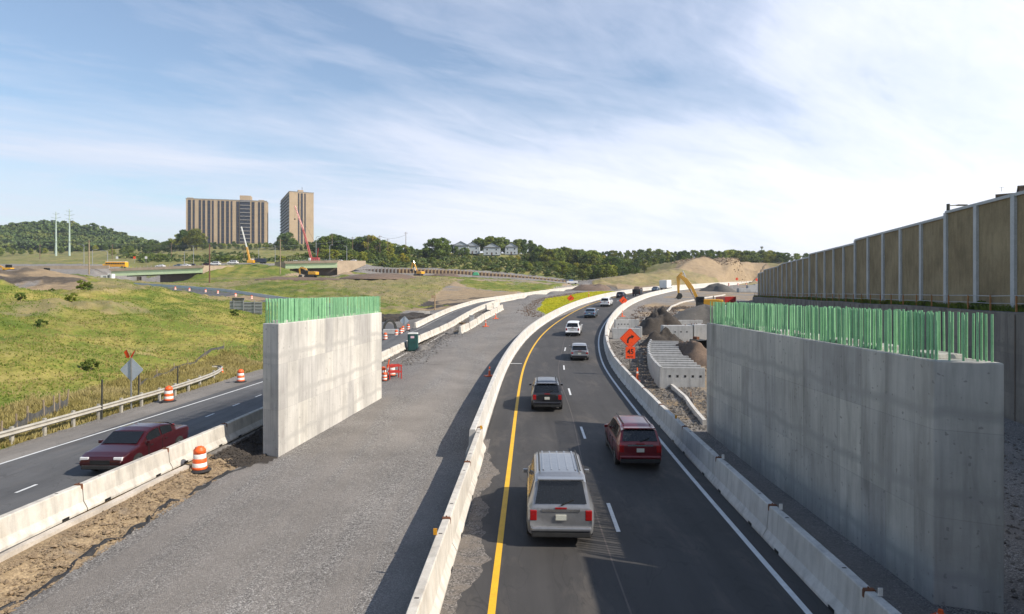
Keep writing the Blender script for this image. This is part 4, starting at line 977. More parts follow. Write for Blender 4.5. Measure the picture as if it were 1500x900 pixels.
x, Y = ax(1012,41.5), 41.5; tag(MB().tube((x,Y,0),(x,Y,.75),.03).build('survey_stake','orangewood'), 'short orange survey stake by the curb near the right pier', 'stake')
# portable toilet
x, Y = ax(605, 72.5), 72.5; t = thing('portable_toilet', 'dark green portable toilet standing against the cream barrier', 'portable toilet', (x, Y, gz(x, Y)), .05)
mb = MB(); mb.box((0,0,1.08), (1.14,1.14,2.0)); mb.build('cabin', 'portagreen', t, bevel=.04)
MB().box((0,-.6,1.1), (.78,.04,1.85)).build('door', 'portagreen', t, bevel=.01); MB().box((.25,-.63,1.15),(.05,.04,.16)).build('door_handle','darkpost',t)
MB().box((0,-.63,1.72), (.42,.012,.26)).build('door_label', 'pink', t); mb = MB()
for sx in (-.42,.42): mb.box((sx,-.585,1.1),(.05,.05,1.9))
mb.build('door_frame','portagreen',t)
MB().box((0,0,2.14), (1.2,1.2,.14), taper=.86).build('cabin_roof', 'portaroof', t, bevel=.03); MB().box((0,0,.04),(1.2,1.25,.1)).build('skid','darkpost',t); MB().tube((-.45,.45,2.1),(-.45,.45,2.5),.05).build('vent_pipe','darkpost',t)
# ------------------------------------------------------------------ vehicles
KINDS = {
 'suv': (4.8, 1.93, [(0,.42,.92,.96),(.07,.30,1.06,1.12),(.42,.27,1.10,1.64),(.95,.25,1.11,1.75),(2.3,.25,1.09,1.77),(2.95,.25,1.07,1.69),(3.72,.25,1.04,1.09),(4.35,.25,.97,1.0),(4.68,.28,.84,.86),(4.8,.40,.62,.64)], (.07,.42), (2.95,3.72), [(.75,1.55),(1.62,2.45),(2.52,3.25)]),
 'van': (5.3, 2.02, [(0,.42,1.0,1.04),(.06,.30,1.1,1.16),(.34,.27,1.16,1.88),(.85,.25,1.17,1.97),(3.0,.25,1.15,1.98),(3.6,.25,1.12,1.88),(4.45,.25,1.08,1.13),(4.95,.25,1.0,1.03),(5.2,.28,.86,.88),(5.3,.42,.64,.66)], (.06,.34), (3.6,4.45), [(.6,1.7),(1.8,2.85),(2.95,3.9)]),
 'hatch': (4.4, 1.8, [(0,.40,.82,.85),(.08,.28,.94,.99),(.55,.24,.97,1.38),(1.1,.22,.98,1.49),(2.1,.22,.96,1.50),(2.6,.22,.95,1.43),(3.35,.22,.92,.96),(3.95,.22,.85,.87),(4.28,.25,.74,.76),(4.4,.38,.56,.58)], (.08,.55), (2.6,3.35), [(.75,1.35),(1.42,2.15),(2.22,2.9)]),
 'sedan': (4.7, 1.82, [(0,.42,.86,.88),(.08,.28,.98,1.0),(.75,.24,1.0,1.04),(1.35,.22,1.0,1.38),(1.8,.22,.99,1.45),(2.5,.22,.97,1.45),(2.9,.22,.95,1.37),(3.6,.22,.92,.95),(4.25,.22,.83,.85),(4.6,.27,.72,.74),(4.7,.4,.56,.58)], (.75,1.35), (2.9,3.6), [(1.35,2.1),(2.2,3.1)]),
}
def car(name, kind, paint, label, cat, loc, rz, group=None, rx=0, rack=False, detail=True):
    L, W, ST, rw, ws, sw = KINDS[kind]; t = thing(name, label, cat, loc, rz, group, rx); h = W/2; y0 = -L/2
    ysn = [s[0] for s in ST]
    def at_y(y): return [float(np.interp(y, ysn, [s[k] for s in ST])) for k in (1,2,3)]
    def half(y):
        zb, be, tp = at_y(y); e = min(y, L-y); w = h*(.90+.10*min(1, e/.35)**.5); d = tp-be
        wr = w*(.95-.20*min(1, d/.62)) if d > .06 else w*.90
        return [(w*.80,zb),(w*.965,zb+.10),(w,zb+.45*(be-zb)),(w*.985,be-.05),(w*.95,be),(wr,max(be+.005,tp-.07 if d > .15 else tp-.01)),(wr-.10,tp-.012 if d > .15 else tp),(wr*.45,tp+.012),(0,tp+.015)]
    secs = []
    yy = sorted(set(ysn+[L*.04, .2, L-.22]+list(np.linspace(.4, L-.4, 12))))
    for y in yy:
        p = half(y); ring = [(x, y0+y, z) for x, z in p]+[(-x, y0+y, z) for x, z in p[-2::-1]]; secs.append(ring)
    b = MB().loft(secs).build('body', paint, t); b.data.shade_smooth()
    try:
        m = b.modifiers.new('w', 'WEIGHTED_NORMAL')
    except Exception: pass
    es = b.modifiers.new('e', 'EDGE_SPLIT'); es.split_angle = R(38)
    # glass set into the shell, sitting a few millimetres proud
    def side(y, f): 
        p = half(y); a, c = Vector(p[4]), Vector(p[5]); return a+(c-a)*f
    for s in (-1, 1):
        for a, c in sw:
            mb = MB(); n = 5; vs = []
            for i in range(n):
                y = a+(c-a)*i/(n-1); lo, hi = side(y, .10), side(y, .93); vs += [(s*(lo.x+.012), y0+y, lo.y), (s*(hi.x+.012), y0+y, hi.y)]
            mb.add(vs, [(2*i,2*i+1,2*i+3,2*i+2) for i in range(n-1)]); mb.build('side_window', 'glass', t, fix=False)
    for nm, (a, c) in (('rear_window', rw), ('windshield', ws)):
        zA, zC = at_y(a)[2], at_y(c)[2]; P = []
        dz = zC-zA; dy = c-a; nl = math.hypot(dz, dy); ny, nz = -dz/nl, dy/nl
        if nz < 0: ny, nz = -ny, -nz
        for f in (.10, .93):
            y = a+dy*f; z = zA+dz*f+.02; w = half(y)[6][0]*.98
            P.append((w, y, z))
        vs = [(-P[0][0], y0+P[0][1]+ny*.015, P[0][2]+nz*.015), (P[0][0], y0+P[0][1]+ny*.015, P[0][2]+nz*.015), (P[1][0], y0+P[1][1]+ny*.015, P[1][2]+nz*.015), (-P[1][0], y0+P[1][1]+ny*.015, P[1][2]+nz*.015)]
        MB().add(vs, [(0,1,2,3)]).build(nm, 'glass', t, fix=False)
    tz = at_y(.1)[1]
    for s in (-1, 1):
        MB().box((s*h*.80, y0+.05, tz-.17), (.20,.12,.30 if kind in ('suv','van') else .16)).build('tail_light', 'tail', t, bevel=.02)
        MB().box((s*h*.72, -y0-.16, .66), (.36,.24,.15)).build('headlight', 'headlens', t, bevel=.03)
        MB().box((s*(h+.07), y0+L*.69, at_y(L*.66)[1]+.06), (.16,.10,.13)).build('wing_mirror', paint, t, bevel=.02)
    MB().box((0, y0+.0, .40), (W*.86,.15,.17)).build('bumper', 'rubber', t, bevel=.03); MB().box((0, y0-.02, .56), (W*.88,.16,.14)).build('bumper', paint, t, bevel=.05); MB().box((0, y0-.005+.02, tz+.04), (.34,.05,.035)).build('brake_light', 'tail', t); MB().box((0, -y0-.03, .36), (W*.80,.12,.16)).build('bumper', 'rubber', t, bevel=.03)
    MB().box((0, y0-.075+.06 if kind in('suv','van','hatch') else y0-.03, tz-.22), (.31,.05,.15)).build('licence_plate', 'plate', t)
    MB().box((0, -y0-.02, .55), (W*.42,.06,.16)).build('grille', 'black', t)
    rr = .35 if kind in ('suv','van') else .32
    for yw in (y0+L*.19, y0+L*.81):
        for s in (-1, 1):
            w = MB(); prof = [(rr*.60,-.11),(rr*.93,-.11),(rr,-.07),(rr,.07),(rr*.93,.11),(rr*.60,.11)]
            o = MB().lathe(prof, n=18).build('wheel', 'rubber', t); o.rotation_euler = (0, R(90), 0); o.location = (s*(h-.11), yw, rr)
            r = MB().lathe([(.05,.0),(rr*.6,.0)], n=18, cap=False).lathe([(.0,.118),(rr*.2,.125),(rr*.62,.115)], n=12, cap=False).build('rim', 'chrome', o)
            if s < 0: r.rotation_euler = (R(180), 0, 0)
            a = MB(); 
    arch = MB()
    for yw in (y0+L*.19, y0+L*.81):
        for s in (-1, 1):
            n = 10; vs = []
            for k in range(n+1):
                th = PI*k/n; vs += [(s*(h+.006), yw+math.cos(th)*rr*1.16, rr+math.sin(th)*rr*1.16), (s*(h+.006), yw+math.cos(th)*rr*.9, rr*.9+math.sin(th)*rr*.9)]
            arch.add(vs, [(2*k,2*k+1,2*k+3,2*k+2) for k in range(n)])
    arch.build('wheel_arch', 'rubber', t, fix=False)
    # tailgate seam, trim strip, spoiler, wiper
    if kind != 'sedan':
        wr_ = half(.42)[5][0]; MB().box((0, y0+rw[1]-.02, at_y(rw[1]+.1)[2]+.03), (wr_*1.8, .26, .045)).build('spoiler', paint, t, bevel=.015)
        MB().box((0, y0-.012+.02, tz-.02), (h*1.1,.05,.07)).build('tailgate_trim', 'chrome' if paint != 'darkcar' else 'black', t)
        MB().bar((0, y0+rw[0]-.01, at_y(rw[0])[2]+.06), (.38, y0+rw[0]+.06, at_y(rw[0])[2]+.20), .03).build('rear_wiper', 'black', t)
    sm = MB()
    for s in (-1, 1):
        for yv in [sw[0][1]+.035] + ([sw[1][1]+.035] if len(sw) > 1 else []) + [sw[-1][1]-.05]:
            if yv > L*.85: continue
            p = half(yv); sm.bar((s*(p[2].__getitem__(0)+.004), y0+yv, .45), (s*(p[3][0]+.006), y0+yv, p[3][1]), .018, .018)
        for a, c in sw[:2]:
            p = half(c-.25); sm.box((s*(p[3][0]+.02), y0+c-.22-(c-a)*.0, p[3][1]-.10), (.03,.17,.035))
    sm.build('door_seam', 'black', t)
    for s in (-1, 1): MB().box((s*(h*.985), y0+L*.5, .36), (.05, L*.46, .16)).build('sill_trim', 'rubber', t)
    MB().box((0, y0+.0, .60), (W*.80,.05,.025)).build('bumper_seam', 'black', t)
    if kind == 'van':
        for k in range(5): MB().box((-.5+.25*k, y0+L*.40, at_y(L*.4)[2]+.012), (.05, L*.42, .02)).build('roof_rib', paint, t, bevel=.006)
    if rack:
        for s in (-1, 1): MB().tube((s*h*.62, y0+L*.16, at_y(L*.25)[2]+.05), (s*h*.62, y0+L*.60, at_y(L*.5)[2]+.05), .022).build('roof_rail', 'darkpost', t)
    return t
CG = 'vehicles driving away on the highway'
def on_road(y, lane):   # lane -1 left, +1 right
    p = offp(xc, zr, y, lane*1.85, .008); d = offp(xc, zr, y+1, lane*1.85)-offp(xc, zr, y-1, lane*1.85)
    return p, math.atan2(-d.x, d.y), math.atan2(d.z, math.hypot(d.x, d.y))
def hwy(name, kind, paint, label, cat, y, lane, **kw):
    p, rz, rx = on_road(y, lane); return car(name, kind, paint, label, cat, p, rz, CG, rx, **kw)
hwy('van', 'van', 'silver', 'big silver van in the left lane nearest the bottom of the photo', 'van', 20.6, -1.0, rack=True)
hwy('parked_suv'.replace('parked_', ''), 'suv', 'darkcar', 'dark grey SUV in the left lane ahead of the big silver van', 'car', 39.8, -.95, rack=True)
hwy('suv', 'suv', 'maroon', 'dark maroon SUV in the right lane near the white edge line', 'car', 28.2, 1.0, rack=True)
hwy('hatchback', 'hatch', 'silver', 'silver hatchback with red tail lights in the right lane before the curve', 'car', 62.5, .85)
hwy('suv', 'suv', 'white', 'white car second ahead of the silver hatchback lane, at the curve', 'car', 81, .2)
bpy.context.scene.objects
hwy('sedan', 'sedan', 'bluegrey', 'blue grey sedan in the curve left of the large orange arrow sign', 'car', 103, .35)
hwy('van', 'suv', 'white', 'small white van beside the leaning orange sign', 'van', 124, .2)
hwy('sedan', 'hatch', 'navy', 'tiny dark car at the top of the curve beyond the white van', 'car', 152, -.8)
hwy('sedan', 'sedan', 'bluegrey', 'tiny pale blue car in front of the white box truck', 'car', 196, -.3)
# dark lorry
p, rz, rx = on_road(162, .5)
t = thing('pickup_truck', 'tiny dark brown truck with a load on the far curve', 'truck', p, rz, CG, rx)
MB().box((0,-.6,1.2),(2.1,3.2,1.3)).build('cargo_bed','darkcar',t,bevel=.05); MB().box((0,1.9,1.25),(2,1.7,1.7),taper=.85).build('cab','brown',t,bevel=.08); MB().box((0,-.8,2.1),(1.6,2.2,.8),taper=.7).build('cargo','brown',t,bevel=.1)
for yy in (-1.5, 2): 
    for s in (-1,1): o=MB().lathe([(.2,-.12),(.42,-.12),(.42,.12),(.2,.12)],n=12).build('wheel','rubber',t); o.rotation_euler=(0,R(90),0); o.location=(s*.9,yy,.42)
for s in (-1,1): MB().box((s*.85,-2.22,.9),(.2,.04,.2)).build('tail_light','tail',t)
# white box truck
def box_truck(label, loc, rz, rx=0):
    t = thing('box_truck', label, 'truck', loc, rz, CG, rx)
    MB().box((0,-1.4,2.15),(2.5,6.4,2.55)).build('cargo_box','boxwhite',t,bevel=.05); MB().box((0,-1.4,.78),(2.3,6.4,.14)).build('chassis','darkpost',t)
    MB().box((0,2.9,1.35),(2.15,1.9,1.7),taper=.88).build('cab','white',t,bevel=.1); MB().box((0,3.87,1.65),(1.7,.06,.7),rx=-.1).build('windshield','glass',t)
    for s in (-1,1): MB().box((s*1.05,2.95,1.65),(.05,.9,.6)).build('side_window','glass',t); MB().box((s*1.0,-4.62,1.0),(.2,.05,.14)).build('tail_light','tail',t)
    for s in (-.6,.6): MB().box((s,-4.63,2.1),(1.1,.03,2.3)).build('rear_door','boxwhite',t)
    MB().box((0,-4.7,.6),(2.3,.1,.15)).build('bumper','darkpost',t)
    for yy in (-3,-2,2.9):
        for s in (-1,1): o=MB().lathe([(.22,-.14),(.46,-.14),(.48,0),(.46,.14),(.22,.14)],n=14).build('wheel','rubber',t); o.rotation_euler=(0,R(90),0); o.location=(s*1.0,yy,.48)
    return t
p, rz, rx = on_road(206, .3); box_truck('white box truck in front of the tan embankment', p, rz, rx)
# oncoming red car on the old carriageway
car('sedan', 'sedan', 'redcar', 'dark red car on the old carriageway left of the cream barrier', 'car', (-15.75, 25.9, .41), PI-.02, 'vehicles on the old carriageway')
# vehicles on the street above
SG = 'vehicles on the street between the overpasses'
def simple_car(px, Y, py, paint, label, rz=PI/2, kind='hatch', group=SG, cat='car'):
    x = ax(px, Y); z = CAMZ-(py-HOR)*Y/F
    return car('car' if kind != 'van' else 'van', kind, paint, label, cat, (x, Y, z), rz, group)
# ------------------------------------------------------------------ street deck, bridges
def deck(px0, px1, Y, py0, py1, label, gb, abut, wing, wing_left=None):
    """overpass: parapet, green girder, dark abutment behind, wing walls"""
    a = Vector(at(px0, Y, py0)); b_ = Vector(at(px1, Y, py1)); gh = (gb)*Y/F
    t = thing('road_bridge', label, 'bridge', tuple(a)); 
    def P(mb, u, v, z0, z1, y0, y1):
        p, q = a.lerp(b_, u)-a, a.lerp(b_, v)-a
        return mb.add([(p.x,y0,p.z+z0),(q.x,y0,q.z+z0),(q.x,y1,q.z+z0),(p.x,y1,p.z+z0),(p.x,y0,p.z+z1),(q.x,y0,q.z+z1),(q.x,y1,q.z+z1),(p.x,y1,p.z+z1)], [(0,3,2,1),(4,5,6,7),(0,1,5,4),(1,2,6,5),(2,3,7,6),(3,0,4,7)])
    P(MB(), 0, 1, -gh, 0, 0, .5).build('girder', 'beam', t); P(MB(), 0, 1, -gh, 0, 12, 12.5).build('girder', 'beam', t)
    P(MB(), 0, 1, .01, .5, -.5, 13).build('deck_slab', 'bridgeconc', t); P(MB(), -.02, 1.02, .51, 1.35, -.4, 0).build('parapet', 'bridgeconc', t); P(MB(), -.02, 1.02, .51, 1.35, 12.6, 13).build('parapet', 'bridgeconc', t)
    mb = MB(); n = 26
    for k in range(n):
        p = a.lerp(b_, k/(n-1))-a; mb.box((p.x, -.2, p.z+1.75), (.12,.12,.8))
    mb.build('railing', 'steel', t)
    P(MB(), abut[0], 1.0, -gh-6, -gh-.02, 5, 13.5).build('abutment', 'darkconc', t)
    # wing wall, stepped back on the right
    q = Vector(at(wing, Y, 0)); q = Vector((q.x-a.x, 9, 0)); e = b_-a
    MB().add([(e.x,0,e.z+1.2),(q.x,q.y,e.z+1.5),(q.x,q.y,e.z-.8),(e.x,0,e.z-7.5),(e.x,1,e.z+1.2),(q.x,q.y+1,e.z+1.5),(q.x,q.y+1,e.z-.8),(e.x,1,e.z-7.5)], [(0,1,2,3),(7,6,5,4),(0,4,5,1),(1,5,6,2),(2,6,7,3),(3,7,4,0)]).build('wing_wall', 'bridgeconc', t)
    if wing_left is not None:
        q = at(wing_left, Y, 0); MB().add([(q[0]-a.x,6,1.2),(0,0,1.2),(0,0,-6.2),(q[0]-a.x,6,-1.5),(q[0]-a.x,7,1.2),(0,1,1.2),(0,1,-6.2),(q[0]-a.x,7,-1.5)], [(0,1,2,3),(7,6,5,4),(0,4,5,1),(1,5,6,2),(2,6,7,3),(3,7,4,0)]).build('wing_wall', 'bridgeconc', t)
    return t
t = deck(163, 297, 300, 397.8, 392.8, 'left overpass with a pale green girder beneath the yellow school bus', 7.0, (.47, 1), 333)
MB().box((at(196.5,300,0)[0]-t.location.x, 4, -6), (1.5,1.5,7)).build('pier_column', 'bridgeconc', t)
deck(418, 494, 322, 386.6, 385.2, 'right overpass with a pale green girder below the red crane', 7.2, (.02, 1), 529, 396)
# street barrier line and traffic
def street_pt(px, Y=316, up=0): 
    py = float(np.interp(px, [-200,0,160,297,345,418,494,560], [393,392.5,391.5,387.6,384.5,383.7,382.3,382])); return (ax(px, Y), Y, CAMZ-(py-up-HOR)*Y/F)
mb = MB(); pts = [street_pt(px, 297) for px in (-20, 40, 100, 160)]
mb = MB()
for p, q in zip(pts, pts[1:]): mb.bar((p[0],p[1],p[2]), (q[0],q[1],q[2]), .5, 1.5)
tag(mb.build('street_parapet', 'bridgeconc'), 'low tan parapet left of the school bus', 'parapet')
# school bus
x, Y, z = street_pt(171, 308); z = CAMZ-(393-HOR)*Y/F
t = thing('school_bus', 'yellow school bus crossing the left overpass', 'bus', (x, Y, z), 0, SG)
MB().box((0,0,1.85),(10.2,2.5,2.5)).build('body','busyellow',t,bevel=.15); MB().box((-5.7,0,1.3),(1.5,2.2,1.4)).build('hood','busyellow',t,bevel=.15)
mb = MB()
for k in range(11): mb.box((-4.4+.88*k,-1.27,2.25),(.68,.05,.75))
mb.build('window','glass',t); MB().box((0,-1.262,1.45),(10.2,.03,.09)).build('side_stripe','black',t); MB().box((0,0,3.15),(9.9,2.3,.16)).build('roof','boxwhite',t,bevel=.06)
for xx in (-5.3,3.4):
    for s in (-1,1): o=MB().lathe([(.2,-.14),(.5,-.14),(.5,.14),(.2,.14)],n=14).build('wheel','rubber',t); o.rotation_euler=(R(90),0,0); o.location=(xx,s*1.12,.5)
for px, Y, paint, lab, kd in ((235,308,'white','white car just right of the school bus on the left overpass','hatch'),(272,309,'white','white car above the right half of the left green girder','sedan'),(280,318,'darkcar','dark car behind the white one on the left overpass','hatch'),
    (303,310,'redcar','red car near the tall brown pole','hatch'),(315,309,'white','white van right behind the red car near the tall brown pole','van'),(341,311,'white','white pickup-sized van right of the tall brown pole','van'),(262,320,'bluegrey','blue grey car behind the street lamp on the left overpass','sedan'),
    (431,330,'white','white car at the left end of the right overpass','hatch'),(444,332,'bluegrey','blue grey car near the middle of the right overpass','sedan'),(498,333,'white','white car past the right end of the right overpass','sedan'),(517,334,'white','last white car on the street above the right wing wall','hatch'),(478,333,'navy','dark blue car between red crane and wing wall','hatch')):
    p = street_pt(px, Y); car('van' if kd=='van' else 'car', kd, paint, lab, 'van' if kd=='van' else 'car', (p[0], Y, p[2]-.9), PI/2, SG)
p = street_pt(379, 318); t = thing('flatbed_truck', 'dark blue truck with white cab parked beside the crane boom', 'truck', (p[0], 318, p[2]-.8), 0, SG)
MB().box((1.0,0,1.6),(5.4,2.4,2.1)).build('cargo_box','navy',t,bevel=.06); MB().box((-3,0,1.4),(2,2.3,2),taper=.85).build('cab','white',t,bevel=.1); MB().box((-3.6,-1.05,1.8),(.7,.1,.6)).build('side_window','glass',t)
for xx in (-3,1.5,2.8): 
    for s in (-1,1): o=MB().lathe([(.2,-.14),(.5,-.14),(.5,.14),(.2,.14)],n=12).build('wheel','rubber',t); o.rotation_euler=(R(90),0,0); o.location=(xx,s,.5)
# yellow crane with lattice-less boom
x, Y = ax(366, 316), 316; z = street_pt(366)[2]-.8; t = thing('mobile_crane', 'small crane with yellow base and long pale boom leaning left', 'crane', (x, Y, z))
MB().bar((0,0,1.5),(-1.6,0,8.5),.7,.8).build('boom_base','yellow',t); MB().bar((-1.6,0,8.5),(-4.4,0,19),.42,.5).build('boom','boxwhite',t); MB().box((0.6,0,1.1),(3.4,2.3,1.5)).build('carrier','yellow',t,bevel=.1)
MB().tube((-4.4,0,19),(-4.5,0,13),.04).build('hoist_cable','darkpost',t)
x, Y = ax(460, 345), 345; z = street_pt(460)[2]-.2; t = thing('crawler_crane', 'tall red lattice crane behind the right overpass', 'crane', (x, Y, z))
MB().box((0.5,0,2.4),(5.2,3,2.6),taper=.9).build('crane_house','machred',t,bevel=.15); MB().box((0,-1.9,.6),(6,1,1.2)).build('track','darkpost',t,bevel=.2); MB().box((0,1.9,.6),(6,1,1.2)).build('track','darkpost',t,bevel=.2); MB().box((-1.9,-1.6,2.7),(1.2,.6,1.5)).build('cab','boxwhite',t,bevel=.05)
def lattice(mb, a, b_, w, n, r):
    a, b_ = Vector(a), Vector(b_); d = (b_-a).normalized(); s = Vector((0,1,0)); u = d.cross(s).normalized()
    C_ = [s*w+u*w, s*w-u*w, -s*w-u*w, -s*w+u*w]
    for c in C_: mb.tube(a+c*.7, b_+c*.5, r, n=4)
    for i in range(n):
        p, q = a.lerp(b_, i/n), a.lerp(b_, (i+1)/n)
        for k in range(4): mb.tube(p+C_[k]*.65, q+C_[(k+1)%4]*.6, r*.7, n=4)
    return mb
tip = Vector(at(432, 345, 302))-Vector((x,Y,z)); kn = Vector(at(444, 345, 336))-Vector((x,Y,z))
lattice(MB(), (-1.5,0,3), kn, .62, 18, .13).build('lattice_boom','machred',t); lattice(MB(), kn, tip, .42, 8, .11).build('jib','machred',t)
MB().bar((1.8,0,3.6),(2.4,0,9),.3,.3).build('mast','machred',t); MB().path([tuple(tip), (2.4,0,9)], .05).build('pendant_cable','darkpost',t); MB().path([tuple(tip), (tip.x,0,tip.z-7)], .05).lathe([(.05,.7),(.4,.5),(.4,0),(.05,-.3)], c=(tip.x,0,tip.z-7.6)).build('hook_block','darkpost',t)
for px, Y, h, lab in ((12, 240, 3.2, 'small yellow machine at the far left edge on the field'), (68, 250, 3, 'small yellow machine left of the pylons foot')):
    x = ax(px, Y); t = thing('backhoe', lab, 'construction machine', (x, Y, gz(x, Y))); MB().box((0,0,1.2),(3.4,1.8,1.3)).build('body','yellow',t,bevel=.1); MB().box((.2,0,2.4),(1.4,1.6,1.3)).build('cab','glass',t,bevel=.05); MB().bar((-1.5,0,1.6),(-3,0,2.6),.3).bar((-3,0,2.6),(-3.6,0,.9),.25).build('arm','yellow',t)
    for xx in (-1,1.2): o=MB().lathe([(.2,-.9),(.6,-.9),(.6,.9),(.2,.9)],n=12).build('wheel','rubber',t); o.rotation_euler=(R(90),0,0); o.location=(xx,0,.6)
# white site boxes below the bus
for k, (px, py, w, h) in enumerate(((156,409.5,3.6,2.2),(163,409.5,2.0,2.8))):
    x, Y, z = at(px, 270, py); t = thing('site_container', ['wider low','narrow tall'][k]+' white site container in front of the left overpass', 'container', (x, 270, z-.4)); MB().box((0,0,h/2),(w,2.2,h)).build('container_body','boxwhite',t,bevel=.04); MB().box((0,-1.12,h*.5),(w*.4,.04,h*.8)).build('container_door','steel',t)
# poles
def pole(px, Y, ytop, ybot, r, mat, label, name='utility_pole', arm=None, cross=False, cat='pole'):
    z0 = CAMZ-(ybot-HOR)*Y/F; h = (ybot-ytop)*Y/F; x = ax(px, Y); t = thing(name, label, cat, (x, Y, z0-1))
    MB().tube((0,0,0),(0,0,h+1), r, r*.75).build('pole', mat, t)
    if arm: MB().path([(0,0,h+.6),(arm*.35,0,h+1.3),(arm,0,h+1.5)], .10).build('arm', mat, t); MB().box((arm*1.15,0,h+1.45),(1.2,.4,.22)).build('lamp_head','steel',t)
    if cross: MB().bar((-1.3,0,h+.2),(1.3,0,h+.2),.18).build('crossarm', 'polewood', t)
    return t
M['redbrown'] = pmat('red_brown_pole', (.16,.07,.05), (.11,.05,.04), 1, .8)
pole(130.5, 262, 352, 399, .28, 'wood', 'pale wooden utility pole left of the school bus', cross=True)
pole(307, 250, 358, 413, .26, 'redbrown', 'tall red brown pole standing before the left overpass wing wall')
pole(410.5, 290, 350, 399, .24, 'wood', 'pale wooden pole between the two overpasses', cross=True)
for px, yt, yb, arm, lab in ((123,359,390,-2.4,'curved street lamp left of the pale wooden pole'),(135.5,367,392,1.6,'street lamp just right of the pale wooden pole'),(157.5,369,382,-2.6,'short street lamp above the school bus'),(283.5,361,388,-2.4,'street lamp above the right part of the left overpass'),(270,369,385,1.2,'thin lamp pole left of the taller lamp on the left overpass'),(379,364,382,2.2,'street lamp beside the dark blue truck'),(403,360,383,-2.4,'street lamp at the left end of the right overpass'),(483,360,382,1,'street lamp right of the red crane'),(508,362,382,-1,'street lamp above the right wing wall'),(463,348,372,1.2,'tall thin lamp directly above the crane house')):
    pole(px, 330, yt, yb, .16, 'steel', lab, 'street_lamp', arm=arm, cat='street lamp')
for px, yt, yb, lab in ((58.5,358,378,'thin dark pole on the field left of the pylons'),(164.5,358,378,'thin pole above the bus'),(251,356,374,'thin pole left of the tall tower foot'),(357.5,355,382,'pole in front of the wide tower'),(486.5,343,358,'dark pole rising among trees right of the slim tower'),(516.5,347,366,'dark pole with crossarm right of the slim tower'),(539,345,380,'utility pole above the lagging wall left end'),(556.5,345,380,'second utility pole above the lagging wall left end'),(568,350,365,'thin pole on the skyline left of the tall dark conifer'),(594.5,340,362,'tallest skyline pole with crossarms left of the houses'),(553,388,345,'')):
    if lab: pole(px, 420, yt, yb, .2, 'polewood', lab, cross=True)
for px, lab in ((171.5,'small round sign right of the school bus'),(197,'small orange sign above the left overpass'),(214,'small pale sign above the left overpass middle')):
    x, Y, z = at(px, 335, 386); t = thing('street_sign', lab, 'road sign', (x, Y, z)); MB().tube((0,0,0),(0,0,2.8),.06).build('post','steel',t); MB().box((0,-.06,3.1),(1.3,.05,1.3)).build('sign_panel','orangesheet' if 'orange' in lab else 'boxwhite',t,bevel=.1)
# pylons
for px, ytop, lab in ((82, 310.5, 'left of two pale green monopole pylons against the wooded hill'), (101.7, 306.5, 'right, taller of two pale green monopole pylons against the wooded hill')):
    Y = 560; x = ax(px, Y); z0 = CAMZ-(372-HOR)*Y/F; h = (372-ytop)*Y/F; t = thing('pylon', lab, 'power pylon', (x, Y, z0)); MB().tube((0,0,-2),(0,0,h),.95,.35,n=10).build('pole','pylon',t)
    for k, dz in enumerate((2.5, 6.0, 9.5)): 
        w = (3.0,4.6,3.2)[k]; MB().path([(-w,0,h-dz+1),(0,0,h-dz),(w,0,h-dz+1)], .16).build('crossarm','pylon',t)
# wires
WG = 'overhead power lines'
def wire(pts, label, r=.05, Y=None, sag=1.2):
    mb = MB()
    for (p, q) in zip(pts, pts[1:]):
        p, q = Vector(p), Vector(q); L = [p.lerp(q, i/12)-Vector((0,0,4*sag*(i/12)*(1-i/12))) for i in range(13)]; mb.path(L, r, n=4)
    return tag(mb.build('power_line', 'wirem'), label, 'power line', WG)
wire([at(-60,262,348), at(130.5,262,352.5), at(307,250,358.5), at(410.5,290,361), at(539,420,346)], 'upper power line strung from the left photo edge across the poles', .07)
wire([at(-60,262,350), at(130.5,262,354), at(307,250,360.5), at(410.5,290,363)], 'lower power line strung beside the upper one', .06)
wire([at(539,420,346.5), at(556.5,420,346.5), at(594.5,420,344)], 'thin power line between the skyline poles left of the houses', .06, sag=2)
# towers
def tower(label, o, u, wid, dep, ztop, bands, flr, core=None, side_dark=False, z0=40):
    """o: near-left corner (x, y); u: unit vector along the front"""
    n = Vector((-u[1], u[0])); t = thing('apartment_tower', label, 'building', (o[0], o[1], z0), math.atan2(u[1], u[0])); H = ztop-z0
    MB().box((wid/2, dep/2, H/2), (wid, dep, H)).build('wall', 'towerbrick', t)
    for a, b_ in bands:
        w = (b_-a)*wid; c = (a+b_)/2*wid
        f = MB().box((c, -.15, H/2-.6), (w, .5, H-1.2)).build('window_band', 'towerdark', t)
        mb = MB()
        for k in range(1, flr): mb.box((c, -.42, H*k/flr), (w*.98, .1, .45))
        mb.build('spandrel', 'brown', f)
    MB().box((wid/2, dep/2, H+.35), (wid+.6, dep+.6, .7)).build('parapet', 'balcony', t)
    return t, H
e1 = Vector((ax(272.4,700), 700)); e2 = Vector((ax(390,721), 721)); u = (e2-e1); W1 = u.length; u.normalize()
zz = lambda v: (v-62)/(650-62)
t, H = tower('wide tan apartment tower with many dark vertical window bands', e1, u, W1, 17, CAMZ+(HOR-291.3)*700/F, [(zz(a), zz(b_)) for a, b_ in ((78,98),(112,125),(155,170),(182,200),(218,238),(250,262),(292,305),(318,338),(353,373),(387,398),(428,446),(542,562),(590,604),(615,635))], 17)
a, b_ = zz(455)*W1, zz(530)*W1
MB().box(((a+b_)/2, -.5, H/2), (b_-a, 1.6, H-.5)).build('balcony_core', 'towerdark', t)
for k in range(1, 18): MB().box(((a+b_)/2, -1.6, H*k/17.3), (b_-a, 1.1, .75)).build('balcony', 'balcony', t)
MB().box(((a+b_)/2, 6, H+3), (b_-a+.8, 12, 6)).build('penthouse', 'towerbrick', t)
